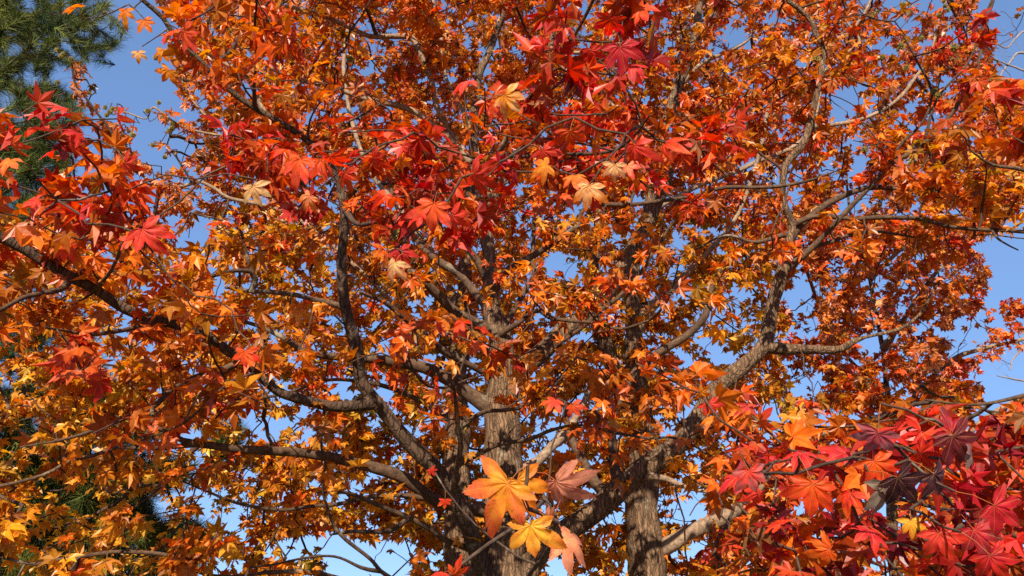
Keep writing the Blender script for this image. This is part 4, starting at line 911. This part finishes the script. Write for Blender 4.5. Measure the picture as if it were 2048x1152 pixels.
# ------------------------------------------------------------------ near leaves with serrated edges and veins, each its own part
def spline2(pts, n):
    P = np.array(pts); Q = np.vstack([2 * P[0] - P[1], P, 2 * P[-1] - P[-2]]); out = []
    for i in range(1, len(Q) - 2):
        for k in range(n):
            u = k / n
            out.append(0.5 * (2 * Q[i] + (Q[i+1] - Q[i-1]) * u + (2*Q[i-1] - 5*Q[i] + 4*Q[i+1] - Q[i+2]) * u*u + (3*Q[i] - Q[i-1] - 3*Q[i+1] + Q[i+2]) * u**3))
    return out
def fine_outline():
    pol = lambda a_, r_: (r_ * math.sin(math.radians(a_)), r_ * math.cos(math.radians(a_)))
    axes = [(-97, .66), (-49, .92), (0, 1.0), (49, .92), (97, .66)]
    sinus = [(-140, .16), (-73, .32), (-25, .43), (25, .43), (73, .32), (140, .16)]
    out = []
    for i, (a_, l_) in enumerate(axes):
        w = 19.5 if abs(a_) < 90 else 21
        s0, s1 = sinus[i], sinus[i + 1]
        A_ = [pol(*s0), pol(a_ - w, l_ * .58), pol(a_ - w * .70, l_ * .73), pol(a_ - w * .22, l_ * .90), pol(a_, l_)]
        B_ = [pol(a_, l_), pol(a_ + w * .22, l_ * .90), pol(a_ + w * .70, l_ * .73), pol(a_ + w, l_ * .58), pol(*s1)]
        out += spline2(A_, 5) + spline2(B_, 5)
    out.append(np.array(pol(140, .16)))
    return np.array(out)
FO = fine_outline()
FO = FO * (1 + 0.018 * np.where(np.arange(len(FO)) % 2, 1, -1))[:, None]
RINGS = np.array([0, .12, .25, .38, .5, .62, .74, .86, .94, 1.0])
AX = np.radians([-97, -49, 0, 49, 97])
def hero_leaf(tr, P, T, N, L, ca, cb, cu, lab, node_pt):
    r2 = np.random.default_rng(abs(int(P[0] * 9973 + P[2] * 7919)) + 11)
    O = FO.copy()
    ang = np.arctan2(O[:, 0], O[:, 1])
    # uneven lobes, sway and a torn nick or two
    for k, ax in enumerate(AX):
        w = np.exp(-((ang - ax) / .38) ** 2)[:, None]
        rot = r2.normal(0, .10); sc = r2.normal(1, .09)
        c_, s_ = math.cos(rot), math.sin(rot)
        O = O * (1 - w) + (O @ np.array([[c_, -s_], [s_, c_]])) * sc * w
    O *= 1 + 0.02 * r2.normal(size=(len(O), 1))
    m_ = len(O)
    XY = RINGS[1:, None, None] * O[None]; XY = np.vstack([[[0, 0]], XY.reshape(-1, 2)])
    r = np.hypot(XY[:, 0], XY[:, 1]); th = np.arctan2(XY[:, 0], XY[:, 1])
    da = th[:, None] - AX[None]; kx = np.abs(da).argmin(1); dd = da[np.arange(len(r)), kx]
    lat = r * np.sin(dd); along = r * np.cos(dd)
    lobe_c = r2.normal(0, .22, 5)[kx]
    z = -(cu + .12) * r ** 2.0 + 0.20 * np.abs(lat) * (1 - .3 * r) - lobe_c * np.maximum(r - .35, 0) ** 1.5
    z += 0.035 * np.sin(along * 9 + kx * 2 + r2.uniform(0, 6)) * np.abs(lat) * 5 + 0.012 * np.sin(th * 11 + r * 8)
    V = P + L * (XY[:, :1] * np.cross(T, N) + XY[:, 1:] * T + z[:, None] * N)
    F = []
    for q in range(m_ - 1): F.append((0, 1 + q, 2 + q))
    F3 = np.array(F); F4 = []
    for g_ in range(len(RINGS) - 2):
        b0 = 1 + g_ * m_; q = np.arange(m_ - 1)
        F4.append(np.stack([b0 + q, b0 + m_ + q, b0 + m_ + q + 1, b0 + q + 1], 1))
    F4 = np.concatenate(F4)
    w = np.clip((r - .15) / .75 + .15 * np.sin(th * 4 + r2.uniform(0, 6)), 0, 1)[:, None]
    bl = sum(np.sin(XY[:, 0] * f_ + r2.uniform(0, 6)) * np.sin(XY[:, 1] * f_ * 1.1 + r2.uniform(0, 6)) for f_ in (7, 13, 23)) / 3
    w = np.clip(w + bl[:, None] * .55, 0, 1)
    C = COL[ca] * (1 - w) + COL[cb] * w
    rim = np.clip((r / np.maximum(np.repeat(np.concatenate([[1], np.tile(np.hypot(O[:, 0], O[:, 1]), len(RINGS) - 1)])[:, None], 1, 1)[:, 0], .01) - .93) * 14, 0, 1)[:, None] * r2.uniform(0, .7)
    C = C * (1 - rim) + np.array([.16, .05, .02]) * rim
    edge = np.clip(np.abs(lat) * 4, 0, 1)[:, None] * .18
    C = np.clip(C * (1 - edge * np.array([.1, .9, .5])) * r2.uniform(.9, 1.08), .002, .88)
    mb = Mesh(); U = np.stack([lat, along], 1)
    mb.add(V, F3, C, U)
    mb.F.append(F4); 
    A_ = node_pt[None]; B_ = P[None] - T[None] * L * .01
    add_stalks(mb, A_, B_, np.array([.0011]), np.array([[.42, .07, .03]]))
    o = mb.build('leaf', M_LEAF_VEINED, TREES[tr], loc=tuple(P))
    if lab: o['label'] = lab
    o.data.update()
for q, h in enumerate(hero_data):
    tr = node_tree[n_spray + q]
    hero_leaf(tr, *h[1:9], NP_[n_spray + q])

# ------------------------------------------------------------------ spiky seed balls
def seed_mesh():
    r2 = np.random.default_rng(5); mb = Mesh()
    n = 70; i = np.arange(n) + .5
    phi = np.arccos(1 - 2 * i / n); th = math.pi * (1 + 5 ** .5) * i
    D = np.stack([np.cos(th) * np.sin(phi), np.sin(th) * np.sin(phi), np.cos(phi)], 1)
    nu, nv = 12, 8; V = []
    for a_ in range(nv + 1):
        for b_ in range(nu):
            p_, t_ = math.pi * a_ / nv, 2 * math.pi * b_ / nu
            V.append((math.sin(p_) * math.cos(t_), math.sin(p_) * math.sin(t_), math.cos(p_)))
    V = np.array(V) * .015; F = []
    for a_ in range(nv):
        for b_ in range(nu): F.append((a_*nu+b_, (a_+1)*nu+b_, (a_+1)*nu+(b_+1)%nu, a_*nu+(b_+1)%nu))
    mb.add(V, F, (.10, .085, .02))
    for d in D:
        d = unit(d + r2.normal(size=3) * .12); s = unit(np.cross(d, [.3, .8, .5])); t = np.cross(d, s)
        ln = r2.uniform(.021, .026); w = .0030
        b = [d * .0135 + w * (math.cos(k) * s + math.sin(k) * t) for k in (0, 2.09, 4.19)]
        tip = d * ln + r2.normal(size=3) * .001
        mb.add(np.array(b + [tip]), np.array([(0, 1, 3), (1, 2, 3), (2, 0, 3)]), np.array([(.20, .17, .03)] * 3 + [(.34, .26, .07)]))
    return mb
proto = seed_mesh().build('seed_ball', M_SEED, smooth=False)
proto_mesh = proto.data
bpy.data.objects.remove(proto)
SEEDS = [(210,26),(312,115),(363,148),(179,186),(295,222),(115,100),(128,108),(142,118),(122,113),(115,165),(210,215),(220,224),(213,230),(226,218),(258,262),(266,270),
 (258,276),(318,205),(325,236),(344,257),(385,274),(128,343),(295,382),(425,205),(865,38),(700,118),(840,62),(998,113),(792,467),(345,246),(338,262),(330,314),(305,290),
 (1598,21),(1570,101),(1578,108),(1633,118),(1890,12),(1896,20),(1904,18),(1888,3),(1878,30),(1747,28),(1755,24),(1742,34),(1806,10),(1691,82),(1700,84),
 (1652,163),(1660,166),(1668,164),(1676,166),(1765,115),(1796,100),(1802,92),(1844,76),(1813,135),(1808,142),(1869,184),(1876,190),(1883,288),(1824,326),
 (1834,288),(1840,292),(1500,156),(1504,162),(530,335),(535,340),(292,380),(120,345),(1908,95),(1850,440),(460,60),(1612,240),(1480,215),(1730,300),(560,95)]
allpts = np.concatenate([skel_pts, NP_[:n_spray]]); alltree = np.concatenate([skel_tree, node_tree[:n_spray]])
apx, apy, adz = to_px(allpts)
for (x, y) in SEEDS:
    d = np.hypot(apx - x, apy - (y - 14)) + np.where((allpts[:, 1] > 3.4) & (allpts[:, 1] < 6.6), 0, 200)
    if (x, y) == (792, 467): d = np.hypot(apx - x, apy - y) + np.where(allpts[:, 1] < 3, 0, 200)
    j = int(d.argmin()); Y = allpts[j, 1] - rng.uniform(0, .06)
    p = at(x, y, Y)
    o = bpy.data.objects.new('seed_ball', proto_mesh); scene.collection.objects.link(o)
    o.parent = TREES[alltree[j]]; o.location = Vector(p) - Vector(o.parent.location)
    o.rotation_euler = rng.uniform(0, 3, 3); o.scale = (rng.uniform(1.1, 1.45),) * 3
    mb = Mesh(); q = allpts[j]; md = (p + q) / 2 + [0, 0, .03]
    tube(mb, catmull([q, md, p + [0, 0, .012]], .02), np.full(len(catmull([q, md, p + [0, 0, .012]], .02)), .0011), 5, (.2, .16, .05))
    st = mb.build('seed_stalk', M_TWIG, None)
    st.parent = o
    st.matrix_parent_inverse = (Matrix.Translation(Vector(p)) @ o.rotation_euler.to_matrix().to_4x4() @ Matrix.Diagonal((*o.scale, 1))).inverted()

# ------------------------------------------------------------------ pine on the left
pine_base = base_of(-650, 8.2)
pine = thing('pine_tree', 'dark green long needled pine standing behind the sweetgums on the left', 'tree', pine_base)
mb = Mesh()
pt = np.array([[pine_base[0], pine_base[1], z] for z in (-.2, .4, 2, 4, 6, 8, 10, 12.5, 15)])
pt[2:-1, 0] += [.05, -.04, .06, .02, -.05, 0]
tc_ = catmull(np.column_stack([pt, [.30, .24, .22, .20, .17, .14, .11, .07, .02]]), .12)
tube(mb, tc_[:, :3], tc_[:, 3], 18, rough=.08); mb.build('trunk', M_BARK, pine)
PINE = [
 ([(-330,-300),(165,-300),(200,-20),(255,50),(240,95),(200,125),(130,130),(110,140),(-330,160)], (6.8, 9.2), 690),
 ([(-330,150),(80,160),(160,190),(165,240),(130,260),(150,300),(140,340),(90,460),(-330,460)], (6.8, 9.2), 690),
 ([(215,320),(262,300),(255,345),(215,350)], (8.0, 8.4), 12),
 ([(-330,440),(120,440),(160,620),(250,800),(-330,800)], (7.5, 9.5), 450),
 ([(-330,800),(250,770),(340,790),(350,850),(250,900),(430,930),(380,960),(300,975),(320,1030),(-330,1020)], (7.0, 9.4), 900),
 ([(420,840),(485,850),(480,890),(430,895)], (8.3, 8.8), 24), ([(-330,1015),(330,1030),(440,1060),(400,1110),(340,1200),(-330,1200)], (7.0, 9.2), 780),
]
PP = []
for poly, (ya, yb), n in PINE:
    poly = np.array(poly, float); Q = rng.uniform(poly.min(0), poly.max(0), (6000, 2)); Q = Q[in_poly(Q, poly)][:n]
    cy = rng.uniform(ya, yb, len(Q)); PP.append(at_many(Q, cy))
PP = np.concatenate(PP); PP = PP[PP[:, 2] > .8]
# carriers: boughs run outwards and a little upwards from the trunk
boughs = []; bough_tufts = []
mbb = Mesh()
for z in np.arange(1.6, 13.5, .42):
    for _ in range(3):
        az = rng.uniform(-.9, .7) if rng.uniform() < .8 else rng.uniform(-3, 3)
        ln = rng.uniform(.75, 1.0) * max(.8, 5.0 - .20 * z)
        k = np.argmin(abs(tc_[:, 2] - z)); p0 = tc_[k, :3]
        u = np.linspace(0, 1, 9)[:, None]
        Pl = p0 + u * ln * np.array([math.cos(az), math.sin(az), .12]) + (u ** 2) * np.array([0, 0, -.25 if z < 4 else .1]) + rng.normal(size=(9, 3)) * .025
        bx, by, _ = to_px(Pl)
        lim = np.where(by < 120, 215, np.where(by < 450, 120, np.where(by < 780, 200, 330)))
        keep = int(np.argmax(bx > lim)) if (bx > lim).any() else 9
        if keep < 4: continue
        Pl = Pl[:keep]
        bw = Mesh(); tube(bw, Pl, np.linspace(.026, .006, keep), 8, rough=.06); bw.build('bough', M_TWIG, pine)
        boughs.append(Pl); bough_tufts += [(Pl[q_] + rng.normal(size=3) * .02, Pl[q_] - Pl[q_ - 1]) for q_ in range(2, keep) for _k in range(3)]
bp = np.concatenate(boughs)
par2, ord2, _ = grow(bp, PP, .25)
tw = Mesh(); needles = Mesh()
for i in range(len(PP) + len(bough_tufts)):
    if i >= len(PP):
        B_, dd_ = bough_tufts[i - len(PP)]; mid = B_ - unit(dd_) * .1; A_ = None
    else: A_ = bp[par2[i]] if par2[i] < len(bp) else PP[par2[i] - len(bp)]
    if A_ is not None:
        B_ = PP[i]
        mid = (A_ + B_) / 2 + [0, 0, -.08 * np.linalg.norm(B_ - A_)]
        c_ = catmull([A_, mid, B_], .12)
        tube(tw, c_, np.linspace(.006, .003, len(c_)), 5, cap=False)
    D = unit(unit(B_ - mid) + [0, 0, .45] + rng.normal(size=3) * .3)
    tuft_tone = rng.uniform() ** 1.2  # random tone per tuft, dark to yellowish green
    n = 130
    base = B_ - D * rng.uniform(0, .26, (n, 1))
    S = unit(rng.normal(size=(n, 3))); S = unit(S - (S @ D)[:, None] * D)
    open_ = rng.uniform(.25, 1.35, n)[:, None]
    dirn = unit(D * np.cos(open_) + S * np.sin(open_))
    ln = rng.uniform(.13, .23, n)[:, None]
    W_ = unit(np.cross(dirn, rng.normal(size=(n, 3)))) * .0030
    tip = base + dirn * ln + np.array([0, 0, -.015])
    V = np.stack([base - W_, base + W_, tip], 1).reshape(-1, 3)
    F = np.array([(0, 1, 2)])
    gcol = np.array([.020, .048, .012]) * (1 - tuft_tone) + np.array([.17, .19, .03]) * tuft_tone
    C = np.repeat(gcol * rng.uniform(.6, 1.35, (n, 1)), 3, 0)
    if rng.uniform() < .10: C[: 3 * 25] = (.22, .13, .04)
    needles.add(V, (F[None] + (np.arange(n) * 3)[:, None, None]).reshape(-1, 3), C)
o = tw.build('twigs', M_TWIG, pine); o['kind'] = 'stuff'
needles.build('crown', M_NEEDLE, pine, smooth=False)

# ------------------------------------------------------------------ leafless tree far off at the right edge
bare = thing('bare_tree', 'distant leafless tree whose thin grey twigs reach in at the right edge', 'tree', base_of(2420, 15.0))
def px_tube(rows, Y, parent, name, extra=0):
    rows = np.array(rows, float); W = at_many(rows[:, :2], np.linspace(Y[0], Y[1], len(rows)))
    rad = np.array([depth(r_[0], r_[1], Y[0]) * r_[2] / FPX / 2 for r_ in rows])
    c_ = catmull(np.column_stack([W, rad]), .1)
    c_[1:, :3] += rng.normal(size=(len(c_) - 1, 3)) * .006
    mb = Mesh(); tube(mb, c_[:, :3], c_[:, 3], 7)
    for _ in range(extra):
        k = rng.integers(len(c_) // 6, len(c_)); p = c_[k, :3]; d = unit(rng.normal(size=3) + [-.5, 0, .7])
        ln = rng.uniform(.2, .7); q = [p, p + d * ln * .5 + rng.normal(size=3) * .03, p + d * ln + rng.normal(size=3) * .05]
        c2 = catmull(q, .06); tube(mb, c2, np.linspace(.004, .0015, len(c2)), 5)
        for _ in range(2):
            k2 = rng.integers(1, len(c2)); d2 = unit(d + rng.normal(size=3) * .6); l2 = rng.uniform(.1, .35)
            tube(mb, [c2[k2], c2[k2] + d2 * l2 * .5, c2[k2] + d2 * l2 + rng.normal(size=3) * .02], [.002, .0015, .001], 4)
    mb.build(name, M_GREY, parent)
M_GREY = bark_material('grey_twig_bark', (0.16, 0.13, 0.13), (0.34, 0.28, 0.26), 40.0, .2, False)
px_tube([(2420,1152,60),(2415,900,50),(2400,600,40),(2380,300,26),(2360,0,16),(2350,-200,6)], (15, 15), bare, 'trunk')
b0 = base_of(2420, 15.0); mb = Mesh()
tube(mb, [(b0[0], b0[1], -.2), (b0[0], b0[1], .4), tuple(at(2420, 1152, 15.0))], [.5, .36, .32], 14); mb.build('trunk_base', M_GREY, bare)
px_tube([(2385,420,12),(2250,250,9),(2140,150,7),(2048,106,5),(2022,122,4),(2004,146,3),(1998,158,2)], (15, 14.5), bare, 'branch', 14)
px_tube([(2200,200,7),(2110,170,5),(2048,142,4),(1990,118,3),(1975,100,2)], (14.9, 14.4), bare, 'branch', 10)
px_tube([(2130,60,6),(2080,50,5),(2040,68,4),(2015,95,3),(1990,85,2)], (14.9, 14.4), bare, 'branch', 8)
px_tube([(2405,800,14),(2250,760,9),(2120,770,6),(2048,762,4),(2025,758,3.5),(1994,751,2)], (15, 14.5), bare, 'branch', 12)
px_tube([(2404,760,12),(2240,700,8),(2120,690,6),(2060,690,4),(2028,715,3),(2020,740,2)], (15, 14.5), bare, 'branch', 12)
